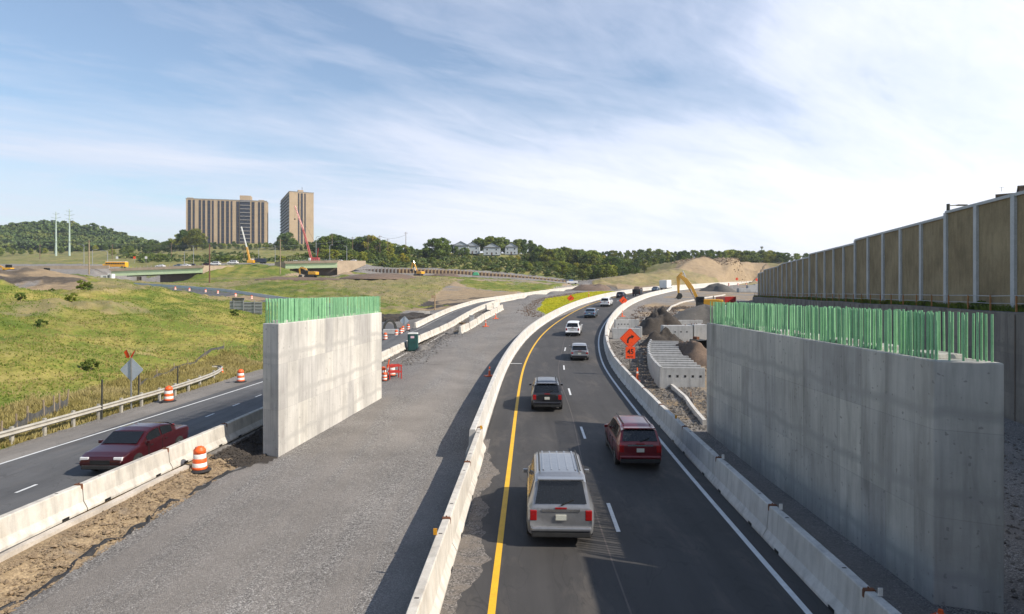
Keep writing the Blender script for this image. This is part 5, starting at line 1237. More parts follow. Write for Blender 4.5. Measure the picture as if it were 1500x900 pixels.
for f in (.04, .93): MB().box((f*W1, 8, H+1), (6, 9, 2)).build('roof_block', 'towerbrick', t)
c0 = Vector((ax(423.8,720), 720)); far = Vector((ax(411,798), 798)); d = far-c0; Ls = d.length; d.normalize(); u = Vector((d.y, -d.x))
t, H = tower('slim tan apartment tower right of the wide one, its left side in shade', c0, u, 27.5, Ls, CAMZ+(HOR-280.8)*720/F, [(.36,.41),(.47,.55),(.62,.67)], 22)
for k in range(1, 22): MB().box((-.7, Ls*.5, H*k/22), (1.3, Ls*.94, 1.0)).build('balcony', 'balcony', t)
MB().box((-.12, Ls*.5, H/2-1), (.2, Ls*.95, H-2)).build('window_band', 'towerdark', t)
MB().box((14, 12, H+2), (6, 8, 4)).build('penthouse', 'towerbrick', t); MB().tube((16,12,H+4),(16,12,H+8),.2).build('antenna','darkpost',t)
# houses
def house(px, Y, pyb, w, label, rz=0, hgt=6.2):
    x, _, z = at(px, Y, pyb); t = thing('house', label, 'house', (x, Y, z), rz, 'pale houses on the wooded rise')
    MB().box((0,5,hgt/2),(w,10,hgt)).build('wall','siding',t); r = MB(); h2 = 3.4
    r.add([(-w/2-.5,-.5,hgt),(w/2+.5,-.5,hgt),(0,-.5,hgt+h2),(-w/2-.5,10.5,hgt),(w/2+.5,10.5,hgt),(0,10.5,hgt+h2),(-w/2-.5,-.5,hgt-.3),(w/2+.5,-.5,hgt-.3),(-w/2-.5,10.5,hgt-.3),(w/2+.5,10.5,hgt-.3)], [(0,2,5,3),(1,4,5,2),(0,6,7,1),(3,4,9,8),(0,3,8,6),(1,7,9,4),(6,8,9,7)]); r.build('roof','roof',t)
    MB().add([(-w/2,-.02,hgt),(w/2,-.02,hgt),(0,-.02,hgt+h2-.2)],[(0,1,2)]).build('gable','siding',t,fix=False)
    for sx in (-.28,.28):
        for zz_ in (1.6,4.4): f=MB().box((sx*w,-.05,zz_),(1.3,.12,1.4)).build('window','boxwhite',t); MB().box((sx*w,-.12,zz_),(1.05,.06,1.15)).build('pane','glass',f)
    MB().box((0,-.05,1.1),(1.1,.1,2.1)).build('door','brown',t)
house(675, 480, 371.5, 12, 'leftmost pale two storey house among the trees'); house(692, 484, 372, 11, 'second pale house from the left, close beside its neighbour'); house(720.5, 478, 374, 13, 'third and widest pale house among the trees'); house(749, 490, 373, 10, 'rightmost pale house half hidden by trees')
# soldier pile wall
t = thing('lagging_wall', 'long timber lagging wall with steel piles across the far cut slope', 'retaining wall', (0,0,0))
tp = [(515,338,396,404),(560,338,394.2,403.5),(620,338,395.2,404),(680,338,397.6,405.8),(740,338,402.6,409.6),(800,338,408.6,413.4),(842,338,413.6,416.8)]
def lw(px): return [float(np.interp(px, [q[0] for q in tp], [q[k] for q in tp])) for k in (2,3)]
mb = MB(); secs = []
for px in range(515, 843, 12):
    a, b_ = lw(px); x, Y, z1 = at(px, 338, a+1.2); z0 = at(px, 338, b_+3)[2]; secs.append([(x,Y,z0),(x,Y,z1+.5),(x,Y+.6,z1+.5),(x,Y+.6,z0)])
mb.loft(secs).build('lagging_boards', 'lagging', t)
for i in range(62):
    px = 517+i*5.25; a, b_ = lw(px); x, Y, z1 = at(px, 337.6, a); z0 = at(px, 337.6, b_+2)[2]
    MB().box((x, Y, (z0+z1)/2), (.75,.55,z1-z0+.9)).build('steel_pile', 'planks' if 12 < i else 'balcony', t)
# lumber / tarp / machines on the cut
x, Y, z = at(697, 330, 404); t = thing('tarp_pile', 'bright green tarp heap before the lagging wall', 'tarp', (x, Y, z)); MB().box((0,0,.9),(4,2,1.8),taper=.6).build('tarp','tarp',t,bevel=.3)
def excavator(label, loc, rz, mat, boompts, bucket, s=1.0, full=False):
    t = thing('excavator', label, 'excavator', loc, rz)
    for sx in (-1, 1):
        tr = MB().box((sx*1.35,0,.5),(.62,4.4,.95)).build('track','rubber',t,bevel=.28)
        for k in range(6): o = MB().lathe([(.05,-.33),(.24,-.33),(.24,.33),(.05,.33)], n=10).build('track_roller','darkpost',tr); o.rotation_euler=(0,R(90),0); o.location=(sx*1.35,-1.5+.6*k,.34)
    MB().lathe([(.75,.85),(.75,1.15)]).build('turntable','darkpost',t)
    MB().box((0,-1.0,1.85),(2.9,3.0,1.3)).build('engine_housing',mat,t,bevel=.12); MB().box((0,-2.75,1.75),(2.9,.8,1.35)).build('counterweight',mat,t,bevel=.2)
    MB().box((-.95,1.0,2.1),(1.0,1.6,1.75),taper=.92).build('cab','darkpost',t,bevel=.08)
    MB().box((-.95,1.82,2.3),(.8,.05,1.1)).build('windshield','glass',t); MB().box((-1.47,1.0,2.4),(.05,1.2,.9)).build('side_window','glass',t); MB().box((-.43,1.0,2.4),(.05,1.2,.9)).build('side_window','glass',t)
    MB().tube((.9,-1.6,2.4),(.9,-1.6,3.1),.09).build('exhaust','darkpost',t)
    P = [Vector((.15, a, b_)) for a, b_ in boompts]
    mb = MB(); n = len(P); wd = [.75,.95,.8,.5]
    secs = []
    for i in range(n-1):
        p = P[i]; q = P[i+1] 
    def boxchain(Q, hs, w, name):
        secs = []
        for i, p in enumerate(Q):
            d = (Q[min(i+1,len(Q)-1)]-Q[max(i-1,0)]).normalized(); nn_ = Vector((0,-d.z,d.y)); h_ = hs[i]/2
            secs.append([(p.x-w/2, p.y+nn_.y*h_, p.z+nn_.z*h_),(p.x+w/2, p.y+nn_.y*h_, p.z+nn_.z*h_),(p.x+w/2, p.y-nn_.y*h_, p.z-nn_.z*h_),(p.x-w/2, p.y-nn_.y*h_, p.z-nn_.z*h_)])
        return MB().loft(secs).build(name, mat, t, bevel=.03)
    boxchain(P[:4], [.6,.95,.85,.45], .5, 'boom')
    boxchain(P[4:7], [.4,.7,.35], .4, 'stick')
    MB().tube(P[0]+Vector((.36,.5,.2)), P[1]+Vector((.36,.2,-.1)), .12).build('boom_cylinder','chrome',t); MB().tube(P[0]+Vector((-.36,.5,.2)), P[1]+Vector((-.36,.2,-.1)), .12).build('boom_cylinder','chrome',t)
    MB().tube(P[2]+Vector((0,0,.6)), P[4]+Vector((0,-.1,.35)), .11).build('stick_cylinder','chrome',t)
    b_ = P[6]; c = MB(); prof = [(0,.1),(.55,-.05),(.75,-.55),(.45,-1.05),(-.15,-1.15),(-.45,-.85)]
    sgn = -1 if bucket < 0 else 1
    vs = []
    for xx in (-.65,.65): vs += [(b_.x+xx, b_.y+sgn*p, b_.z+q) for p, q in prof]
    c.add(vs, [(i, i+1, 7+i, 6+i) for i in range(5)]+[(0,1,2,3,4,5),(11,10,9,8,7,6)]); 
    for k in range(5): c.box((b_.x-.52+.26*k, b_.y-sgn*.55, b_.z-.95), (.1,.3,.1))
    c.build('bucket','darkpost',t); t.scale = (s,)*3; return t
EX = (ax(1033, 112), 112)
excavator('large yellow excavator with raised arched boom on the right site', (EX[0], EX[1], gz(*EX)), R(78), 'yellow', [(1.1,1.7),(2.6,4.6),(3.6,6.1),(4.9,7.15),(4.3,7.6),(5.0,6.7),(4.95,3.6)], -1, .95)
x, Y, z = at(455, 262, 408.5); excavator('yellow excavator digging below the right overpass', (x, Y, gz(x, Y)), R(80), 'yellow', [(1.1,1.7),(2.4,3.6),(3.4,4.0),(4.6,4.2),(4.4,4.4),(5.2,3.6),(5.0,1.2)], -1, 1.0)
x, Y = ax(613, 330), 330; excavator('small yellow excavator on the bench before the lagging wall', (x, Y, gz(x, Y)-.2), R(60), 'yellow', [(1.1,1.7),(2.2,4.8),(2.9,6.4),(3.6,7.4),(3.5,7.8),(4.4,6.9),(4.9,3.8)], -1, 1.0)
# excavator bucket lying on the site
x, Y = ax(1023, 66), 66; t = thing('excavator_bucket', 'large dark excavator bucket resting between the precast blocks', 'bucket', (x, Y, gz(x,Y)+.1), .5)
prof = [(-.9,1.5),(.7,1.6),(1.0,.8),(.7,.1),(-.3,0),(-.7,.4)]; vs = []
for xx in (-.85,.85): vs += [(xx, p, q) for p, q in prof]
MB().add(vs, [(i,i+1,7+i,6+i) for i in range(1,5)]+[(0,1,2,3,4,5),(11,10,9,8,7,6),(0,1,7,6)]).build('bucket_shell','darkpost',t); MB().box((0,.4,1.75),(.5,.7,.4)).build('bucket_lug','rust',t); t.scale = (.8,.8,.75)
# precast wall units
GU = 'precast T-shaped wall units standing in a curved row'
def t_unit(label, x, y, z, rz, stem=3.1, h=1.85, first=[None], group=GU):
    t = thing('precast_wall_unit', label, 'concrete block', (x, y, z), rz, group)
    MB().box((.1,0,h/2),(.2,1.46,h)).build('face_panel','precast',t,bevel=.02)
    mb = MB(); e = .25; xx = .2+stem
    mb.add([(.2,-.72,0),(xx-e,-.72,0),(xx,-.72,e),(xx,-.72,h-.08),(.2,-.72,h-.08),(.2,-.48,0),(xx-e,-.48,0),(xx,-.48,e),(xx,-.48,h-.08),(.2,-.48,h-.08)], [(0,1,2,3,4),(9,8,7,6,5),(0,5,6,1),(1,6,7,2),(2,7,8,3),(3,8,9,4)]); mb.build('stem','precast',t,bevel=.015)
    m2 = MB()
    for k in range(5): m2.box((.75+k*.56,-.723,h*.62),(.16,.02,.16))
    m2.build('lifting_hole','black',t); return t
cv = [(11.0,46.3),(11.35,49.2),(11.75,52),(12.25,55),(12.85,58),(13.5,61.2),(14.3,64.4),(15.2,67.6)]
n = 14; first = None; cum = [0]
for a, b_ in zip(cv, cv[1:]): cum.append(cum[-1]+math.dist(a, b_))
for i in range(n):
    s = cum[-1]*i/(n-1); x = float(np.interp(s, cum, [q[0] for q in cv])); y = float(np.interp(s, cum, [q[1] for q in cv])); x2 = float(np.interp(s+.5, cum, [q[0] for q in cv])); y2 = float(np.interp(s+.5, cum, [q[1] for q in cv]))
    if i == n-1: x2, y2 = x+.28, y+1
    rz = -math.atan2(x2-x, y2-y)*.6; lab = 'nearest precast wall unit showing its full side with square holes' if i == 0 else ORD[i]+' precast wall unit counted from the nearest one in the curved row'
    if first is None: first = t_unit(lab, x, y, .12, rz)
    else: dup(first, (x, y, .12+max(0, zr(y)-.5)*.6), rz, lab, scale=(1, 1, 1) if i < 6 else (.9, 1, .95))
GV = 'grey precast blocks farther up the site'
for px, Y, pyb, w, h, dep, rz, lab in ((991,74,487.5,3.5,1.95,1.4,.0,'wide grey precast block behind the wall unit row'),(1015,74.5,487.5,.55,2.0,2.0,.12,'narrow sunlit upright slab between two grey blocks'),(1024.5,76,486,1.1,1.85,2.5,.0,'grey block nearest the right pier, beside the sunlit slab'),(1001,84,476,5.2,1.5,.5,.05,'pale edged slab lying behind the wide grey block'),
    (917,77,483.5,3.4,1.35,.9,-.08,'front grey block of the small group by the barrier curve'),(912,84,474,2.2,1.7,.6,.1,'rear left block of the small group by the barrier curve'),(924,87,470,2.3,1.4,.5,0,'rear right block of the small group with a sunlit edge'),(935.5,79,481,.25,1.35,2.2,.1,'thin end slab of the small group beside the barrier curve')):
    x = ax(px, Y); z = gz(x, Y); t = thing('precast_block', lab, 'concrete block', (x, Y, z-.05), rz, GV); MB().box((0,0,h/2),(w,dep,h)).build('block_body','precast',t,bevel=.025)
    m2 = MB(); m2.box((-w*.3,0,h+.04),(.08,.2,.12)).box((w*.3,0,h+.04),(.08,.2,.12)); m2.build('lifting_loop','rust',t)
    if w > 2 and h > 1.6:
        m2 = MB()
        for k in range(4): m2.box((-w*.3+k*w*.2,-dep/2-.004,h*.62),(.15,.02,.15))
        m2.build('lifting_hole','black',t)
# heaps
def heap(label, px, Y, pyt, rx_, ry_, mat, seed, name='stone_heap', cat='heap', zoff=-.3, rough=.12, flat=None):
    x = ax(px, Y); z = gz(x, Y)+zoff; h = CAMZ-(pyt-HOR)*Y/F-z; n, m = 26, 44; vs = []; fl = flat if flat is not None else name == 'soil_heap'
    for i in range(n+1):
        r = i/n
        for k in range(m):
            th = 2*PI*k/m; px_, py_ = r*math.cos(th), r*math.sin(th); nz = float(fbm(np.array([px_*2.2+seed*7]), np.array([py_*2.2+seed*3]), 4, seed)[0]); rr = 1+.22*math.sin(th*2+seed)+.12*math.sin(th*3+seed*2)
            vs.append((px_*rx_*rr, py_*ry_*rr, h*((((1-r)**1.1*.8+.2*(1-r*r)**1.5)+.06*math.sin(PI*r)) if not fl else (1-r**2.2)**1.1)*(1+rough*1.6*nz)+rough*h*nz*(1-r)**.3*1.2 if r < 1 else -.4))
    fs = [(i*m+k, i*m+(k+1)%m, (i+1)*m+(k+1)%m, (i+1)*m+k) for i in range(n) for k in range(m)]
    o = MB().add(vs, fs).build(name, mat, smooth=True); o.location = (x, Y, z); return tag(o, label, cat)
heap('dark spoil heap left of the excavator behind the precast blocks', 963, 84, 461, 3.0, 4.5, 'topsoil', 1, 'soil_heap', rough=.3)
heap('smooth grey stone heap in front of the excavator', 1032, 96, 444.5, 5.6, 7, 'greyheap', 2, rough=.04)
heap('small grey stone heap beside the far end of the right barrier', 1052, 200, 413.5, 5.2, 7, 'greyheap', 3, rough=.08)
heap('brown rubble heap beside the stacked wall units', 1012, 62, 505, 2.6, 4.5, 'brownheap', 4, 'soil_heap', rough=.3)
heap('low dark rubble heap before the small excavator bucket', 975, 71, 488, 3.6, 2.4, 'topsoil', 5, 'soil_heap', rough=.35)
heap('large brown spoil heap on the bench left of the small excavator', 556, 262, 400.5, 17, 13, 'brownheap', 6, 'soil_heap', rough=.08)
heap('low brown spoil mound below the excavator under the right overpass', 432, 258, 406, 15, 7, 'brownheap', 7, 'soil_heap', rough=.2)
heap('brown spoil mound left of the large spoil heap', 470, 256, 407.5, 10, 7, 'brownheap', 8, 'soil_heap', rough=.25)
heap('reddish rubble mound right of the small excavator', 650, 318, 401, 12, 7, 'brownheap', 9, 'soil_heap', rough=.15)
heap('dark rubble heap in the hollow beyond the left pier', 612, 118, 458.5, 5.4, 5, 'topsoil', 10, 'soil_heap', rough=.3)
heap('dark rubble heap right behind the pier rebar top', 578, 121, 461, 5, 4, 'topsoil', 11, 'soil_heap', rough=.3)
heap('brown topsoil heap at the head of the bright green verge', 868, 215, 416.5, 9, 10, 'brownheap', 12, 'soil_heap', rough=.25)
heap('small grey heap on the embankment toe left of the box truck', 890, 218, 419, 4, 4, 'greyheap', 13)
heap('low grey windrow beside the cream barrier and barricade', 590, 62, 528, 1.6, 6.5, 'rock', 14, rough=.3, zoff=-.1)
heap('small stone heap under the tall guardrail drum'.replace('under the tall guardrail drum','at the lower right corner beside the right pier'), 1492, 27, 712, 2.2, 5, 'rock', 15, rough=.12)
heap('low grey rubble bank on the gravel right of the portable toilet', 622, 74, 508, 2.2, 5.5, 'rock', 16, rough=.5, flat=True)
heap('low grey rubble bank between the toilet and the barricade', 596, 66, 524, 1.5, 4.5, 'rock', 17, rough=.5, flat=True)
heap('brown grey rubble bank between slip road barrier and loose row', 668, 94, 481, 1.7, 7, 'rock', 18, rough=.5, flat=True)
heap('dark rubble bank behind the green verge clods', 812, 121, 457, 1.8, 6, 'brownheap', 19, 'soil_heap', rough=.5)
# red truck and white trailer
x, Y = ax(1072, 116), 116; z = gz(x, Y); t = thing('dump_truck', 'red dump truck parked beyond the green rebar', 'truck', (x+.4, Y+4, z), .2); t.scale = (.95,.62,.95)
MB().box((0,0,1.9),(2.4,4.4,1.5),taper=1.06).build('dump_bed','machred',t,bevel=.05); MB().box((0,3.1,1.6),(2.2,1.7,2),taper=.88).build('cab','machred',t,bevel=.1); MB().box((0,0,.9),(2,5,.3)).build('chassis','darkpost',t)
for yy in (-1.4,3): 
    for s in (-1,1): o=MB().lathe([(.2,-.14),(.5,-.14),(.5,.14),(.2,.14)],n=12).build('wheel','rubber',t); o.rotation_euler=(0,R(90),0); o.location=(s*1,yy,.5)
x, Y = ax(1070, 108), 108; z = gz(x, Y); t = thing('water_tank', 'ribbed white tank standing in front of the red dump truck', 'tank', (x, Y, z)); MB().lathe([(1.0,0),(1.05,.1),(1.05,1.5),(.95,1.6)], n=20).build('tank_shell','boxwhite',t)
t.scale = (1.1,1.1,1)
for s in range(9):
    a = 2*PI*s/9; MB().box((1.07*math.cos(a),1.07*math.sin(a),.8),(.06,.06,1.4)).build('tank_rib','signback',t)
for px, Y, w, lab in ((1095, 190, 6, 'low grey stack of materials near the noise wall end'), (1105, 205, 4, 'small grey box stack against the noise wall end')):
    x = ax(px, Y); t = thing('material_stack', lab, 'stack', (x, Y, gz(x,Y))); MB().box((0,0,.6),(w,2,1.2)).build('stack_base','precast',t,bevel=.05); MB().box((w*.2,0,1.7),(w*.45,1.8,1)).build('stack_top','precast',t,bevel=.05)
x, Y = ax(998, 106), 106; t = thing('plate_compactor', 'small dark blue compactor on the brown ground left of the excavator', 'machine', (x, Y, gz(x,Y))); MB().box((0,0,.4),(1.2,.8,.5)).build('engine','navy',t,bevel=.08); MB().bar((.2,0,.5),(1.1,0,1.1),.08).build('handle','darkpost',t)
# site curbs
def curb(pts, label, w=.22, h=.3, zo=.0):
    secs = []; P = [Vector((p[0], p[1])) for p in pts]; Q = []
    for a, b_ in zip(P, P[1:]): Q += [a.lerp(b_, s/5) for s in range(5)]
    Q.append(P[-1])
    for i, q in enumerate(Q):
        d = (Q[min(i+1,len(Q)-1)]-Q[max(i-1,0)]).normalized(); n = Vector((d.y,-d.x))*w/2; z = gz(q.x, q.y)+zo
        secs.append([(q.x-n.x,q.y-n.y,z-.2),(q.x+n.x,q.y+n.y,z-.2),(q.x+n.x*.9,q.y+n.y*.9,z+h),(q.x-n.x*.9,q.y-n.y*.9,z+h)])
    return tag(MB().loft(secs).build('site_curb','barrier_new'), label, 'curb')
curb([(ax(984,45.5),45.5),(ax(1003,41),41),(ax(1020,36.5),36.5),(ax(1032,34),34)], 'pale curb running from the precast units to the right pier')
curb([(ax(942,98),98),(ax(957,103),103),(ax(975,110),110),(ax(984,122),122),(ax(1000,135),135),(ax(1030,150),150),(ax(1062,168),168)], 'pale curb bending past the dark spoil heap towards the excavator', .26, .28)
curb([(xl(y)+1.1, y) for y in (62,66,70,75,80,86,92)], 'worn footing strip along the slip road barrier by the portable toilet', .16, .05)
# pipes, odds
x, Y = ax(571, 100), 100; t = thing('culvert_pipe', 'curved grey culvert ring on the rubble right of the left pier', 'pipe', (x, Y, gz(x,Y)+.2), .3); secs = []
for k in range(11):
    a = PI*k/10; secs.append([(1.1*math.cos(a),-.5,1.5*math.sin(a)),(.8*math.cos(a),-.5,1.2*math.sin(a)),(.8*math.cos(a),.5,1.2*math.sin(a)),(1.1*math.cos(a),.5,1.5*math.sin(a))])
MB().loft(secs).build('pipe_arch','darkpost',t)
x, Y = ax(572.5, 95), 95; t = thing('concrete_slab', 'flat pale slab lying in front of the culvert ring', 'concrete block', (x, Y, gz(x,Y)), .1); MB().box((0,0,.35),(2.3,1,.7)).build('slab_body','precast',t,bevel=.04)
for px, w, lab in ((618,2.8,'left half of the pale barrier block on the far site edge'),(626,2.2,'right half of the pale barrier block on the far site edge')):
    x, Y = ax(px, 128), 128; t = thing('barrier_block', lab, 'barrier', (x, Y, gz(x,Y))); MB().loft([[(a, b_, c) for b_, c in barrier_prof(.85)] for a in (-w/2*.45, w/2*.45)]).build('barrier_body','barrier',t)
x, Y = ax(637, 140), 140; t = thing('signal_post', 'slim pale post with a square head on the green bank', 'post', (x, Y, gz(x,Y))); MB().tube((0,0,0),(0,0,3.0),.12).build('post','planks',t); MB().box((-.3,0,3.1),(1.0,.3,.7)).build('post_head','planks',t)
x, Y, z = at(287, 196, 431.5); t = thing('message_board', 'small white roadside board between two tiny far drums', 'road sign', (x, Y, z-.3)); MB().box((0,0,1.0),(1.9,.2,1.0)).build('board','boxwhite',t,bevel=.05); MB().box((0,.2,.3),(1.2,.6,.5)).build('stand','steel',t)
x, Y, z = at(838, 300, 416.8); t = thing('pickup', 'white and blue pickup parked at the right end of the lagging wall', 'truck', (x, Y, z)); MB().box((0,0,1.1),(5.4,2,1)).build('body','boxwhite',t,bevel=.1); MB().box((-.6,0,1.9),(2.2,1.8,.8),taper=.8).build('cab','blue',t,bevel=.1)
for xx in (-1.7,1.7): o=MB().lathe([(.1,-1),(.4,-1),(.4,1),(.1,1)],n=12).build('wheel','rubber',t); o.rotation_euler=(R(90),0,0); o.location=(xx,0,.4)
# lumber and litter along the slip road barrier
for i in range(5):
    px, Y = [(684,97),(690,95),(679,100),(700,104),(668,88)][i]; x = ax(px,Y); t = thing('lumber_pile', ['orange tinted','pale short','dark short','broken grey','half buried'][i]+' lumber scrap on the gravel beside the slip road barrier', 'lumber', (x,Y,gz(x,Y)), i*1.3)
    for k in range(3): MB().box((0,.2*k,.08+.07*k),(1.6-.2*k,.16,.08),rz=.1*k).build('plank','planks' if i<3 else 'wood',t)
secs = []; Q_ = [Vector(p) for p in LROAD[4:]]
mbq = MB()
for i in range(len(Q_)-1):
    for s in range(6):
        q = Q_[i].lerp(Q_[i+1], s/6); d = Q_[i+1]-Q_[i]; d.z = 0; d.normalize(); n_ = Vector((d.y,-d.x,0)); tl = TILT*float(sst(95,135,np.array(q.y)))
        if q.y < 118: continue
        c = q+n_*5.6+Vector((0,0,tl*5.2)); secs.append([(c.x-n_.x*a, c.y-n_.y*a, c.z+b_) for a, b_ in ((-.15,-.4),(.15,-.4),(.1,.8),(-.1,.8))])
tag(mbq.loft(secs).build('ramp_barrier', 'signback'), 'blue grey barrier along the outer edge of the far curving ramp', 'barrier wall')
# ------------------------------------------------------------------ worker
def worker(px, Y):
    x = ax(px, Y); z = gz(x, Y); t = thing('person', 'person in orange and yellow high visibility vest and helmet standing by the dark spoil heap', 'person', (x, Y, z), .4)
    me = bpy.data.meshes.new('body'); V = [(0,0,.95),(0,0,1.2),(0,.01,1.42),(0,.01,1.52),(0,.03,1.66),(.19,0,1.42),(.26,.03,1.15),(.25,.14,.93),(-.19,0,1.42),(-.28,.02,1.16),(-.30,.08,.90),(.10,0,.90),(.12,.02,.5),(.12,-.02,.08),(.13,.12,.04),(-.10,0,.90),(-.13,.0,.5),(-.15,-.04,.08),(-.15,.10,.04)]
    E = [(0,1),(1,2),(2,3),(3,4),(2,5),(5,6),(6,7),(2,8),(8,9),(9,10),(0,11),(11,12),(12,13),(13,14),(0,15),(15,16),(16,17),(17,18)]
    Rv = [.15,.14,.15,.06,.10,.07,.05,.04,.07,.05,.04,.10,.075,.05,.05,.10,.075,.05,.05]
    me.from_pydata(V, E, []); o = bpy.data.objects.new('body', me); COL.objects.link(o)
    sk = o.modifiers.new('s','SKIN')
    for i, v in enumerate(me.skin_vertices[0].data): v.radius = (Rv[i], Rv[i]*.8); v.use_root = (i == 0)
    o.modifiers.new('u','SUBSURF').levels = 1; o.modifiers['u'].render_levels = 1
    dg = bpy.context.evaluated_depsgraph_get(); m2 = bpy.data.meshes.new_from_object(o.evaluated_get(dg)); bpy.data.objects.remove(o)
    m2.materials.clear(); [m2.materials.append(M[k]) for k in ('vest','jeans','skin')]
    for p in m2.polygons: c = p.center; p.material_index = 2 if c.z > 1.5 or (c.z < 1.0 and abs(c.x) > .22) else (1 if c.z < .92 else 0); p.use_smooth = True
    o = bpy.data.objects.new('body', m2); COL.objects.link(o); o.parent = t
    MB().lathe([(.15,1.70),(.125,1.72),(.115,1.80),(.06,1.85)], c=(0,.02,0)).build('helmet','orange',t,smooth=True)
worker(981.3, 91)
# ------------------------------------------------------------------ foliage
def crown_mesh(seed, nclump, nleaf, size, shape, mat, leaf=.045):
    """unit-height crown from leaf-sized faces spread over uneven clumps"""
    rg = np.random.default_rng(seed); vs = []; cl = []
    for i in range(nclump):
        z = rg.uniform(0, 1); a = rg.uniform(0, 2*PI)
        if shape == 'round': rad = math.sin(PI*(z*.86+.10))**.7; zz_ = .24+.68*z
        elif shape == 'oval': rad = math.sin(PI*(z*.8+.14))**.8*.72; zz_ = .18+.76*z
        else: rad = (1-z)*.62+.08; zz_ = .10+.86*z
        r = rad*math.sqrt(rg.uniform(.15, 1))*size; cl.append((r*math.cos(a), r*math.sin(a), zz_, rg.uniform(.085, .165)*(1.25-.5*z)))
    per = nleaf//nclump; P = []
    for cx_, cy_, cz_, cr in cl:
        d = rg.normal(size=(per, 3)); d /= np.linalg.norm(d, axis=1)[:, None]; rad = cr*rg.uniform(.55, 1.12, (per, 1))
        c = np.array([cx_, cy_, cz_])+d*rad*np.array([1.1, 1.1, .85]); nrm = d+rg.normal(size=(per,3))*.7; nrm /= np.linalg.norm(nrm, axis=1)[:, None]
        t1 = np.cross(nrm, rg.normal(size=(per,3))); t1 /= np.linalg.norm(t1, axis=1)[:, None]; t2 = np.cross(nrm, t1); s = leaf*rg.uniform(.5, 1.15, (per,1))
        P.append(np.stack([c-t1*s-t2*s*.6, c+t1*s-t2*s*.6, c+t1*s*.7+t2*s*.8, c-t1*s*.7+t2*s*.8], 1).reshape(-1, 3))
    P = np.concatenate(P); n = len(P)//4
    me = bpy.data.meshes.new('crown'); me.vertices.add(len(P)); me.vertices.foreach_set('co', P.ravel()); me.loops.add(len(P)); me.loops.foreach_set('vertex_index', np.arange(len(P), dtype=np.int32))
    me.polygons.add(n); me.polygons.foreach_set('loop_start', np.arange(n, dtype=np.int32)*4); me.polygons.foreach_set('loop_total', np.full(n, 4, np.int32)); me.update(calc_edges=True); me.materials.append(M[mat]); return me
def trunk_mb(seed):
    rnd = random.Random(seed); mb = MB(); mb.tube((0,0,-.05),(.01,.01,.35),.028,.02).tube((.01,.01,.35),(0,.02,.72),.02,.008)
    for k in range(6):
        a = rnd.uniform(0, 2*PI); z = .22+.08*k; mb.tube((0,0,z),(math.cos(a)*.2,math.sin(a)*.2,z+.16),.012,.004,n=5)
    return mb
PROT = []
def proto(name, seed, ncl, nl, size, shape, mat, leaf):
    t = thing(name, 'x', 'tree', (0,-400,-100)); o = bpy.data.objects.new('crown', crown_mesh(seed, ncl, nl, size, shape, mat, leaf)); COL.objects.link(o); o.parent = t; trunk_mb(seed).build('trunk', 'bark', t); return t
SPEC = [('broadleaf_tree',1,30,2600,.36,'round','leaf_dark',.030),('broadleaf_tree',2,30,2600,.40,'round','leaf_mid',.030),('broadleaf_tree',3,34,2800,.33,'oval','leaf_dark',.028),('broadleaf_tree',4,24,2200,.36,'round','leaf_yellow',.030),('poplar_tree',5,22,2000,.30,'oval','leaf_mid',.030),('conifer_tree',6,26,2400,.34,'cone','leaf_dark',.026),('broadleaf_tree',7,38,3000,.46,'round','leaf_mid',.026)]
PROT = [proto(*s) for s in SPEC]; used = [False]*len(PROT)
SP = [proto('shrub',31,18,1300,.62,'round','leaf_mid',.06), proto('shrub',32,16,1200,.62,'round','leaf_dark',.06), proto('shrub',33,16,1200,.66,'round','leaf_yellow',.06)]; usedS = [False]*3
for s in SP:
    s['category'] = 'shrub'
    for c in list(s.children):
        if c.name.startswith('crown'): c.name = 'foliage'
        else: c.name = 'stem'
ADJ = {0:'dark rounded',1:'mid green rounded',2:'dark tall oval',3:'yellow green rounded',4:'mid green slender',5:'dark pointed conifer',6:'broad mid green'}
def plant_tree(k, px, Y, pytop, label, group, hmin=6, hmax=22, w=None):
    x = ax(px, Y); z = gz(x, Y); h = min(hmax, max(hmin, CAMZ-(pytop-HOR)*Y/F-z)); w = w or random.uniform(.85, 1.25); sc = (h*w, h*w*random.uniform(.9,1.1), h)
    if not used[k]:
        o = PROT[k]; used[k] = True; o.location = (x, Y, z-.3); o.scale = sc; o['label'] = label; o['group'] = group
    else: o = dup(PROT[k], (x, Y, z-.3), random.uniform(0, 6.28), label, group, sc)
    return o
rnd = random.Random(5)
def row(px0, px1, n, Y0, Y1, tops, ks, desc, jit=2.5, group=None, **kw):
    for i in range(n):
        px = px0+(px1-px0)*(i+rnd.uniform(.2,.8))/n; Y = rnd.uniform(Y0, Y1); k = rnd.choice(ks); tp = float(np.interp(px, [t[0] for t in tops], [t[1] for t in tops]))+rnd.uniform(-jit, jit)*1.0
        plant_tree(k, px, Y, tp, ADJ[k]+(' tree ' if k != 5 else ' ')+desc, (group or 'trees '+desc), **kw)
row(1120, 1290, 12, 480, 520, [(1120,368),(1190,372),(1290,380)], [0,1,2,0,6], 'behind the noise wall end on the skyline')
row(862, 1150, 46, 500, 545, [(862,366),(900,368),(950,366),(1000,367),(1060,366),(1100,367),(1150,369)], [0,3,1,2,5,6,4], 'on the right skyline behind the tan embankment', hmax=30)
row(850, 1010, 26, 400, 470, [(850,372),(880,374),(930,378),(1010,380)], [0,1,2,6,3,3,4], 'in front of the right skyline left of the tan heap', hmax=30)
row(850, 935, 12, 345, 380, [(850,384),(935,389)], [0,1,1,3,6], 'at the edge of the tan embankment', hmin=4)
row(785, 870, 22, 430, 480, [(785,362),(800,365),(830,362),(850,365),(870,368)], [3,1,2,3,6,0,4], 'right of the pale houses', hmax=24)
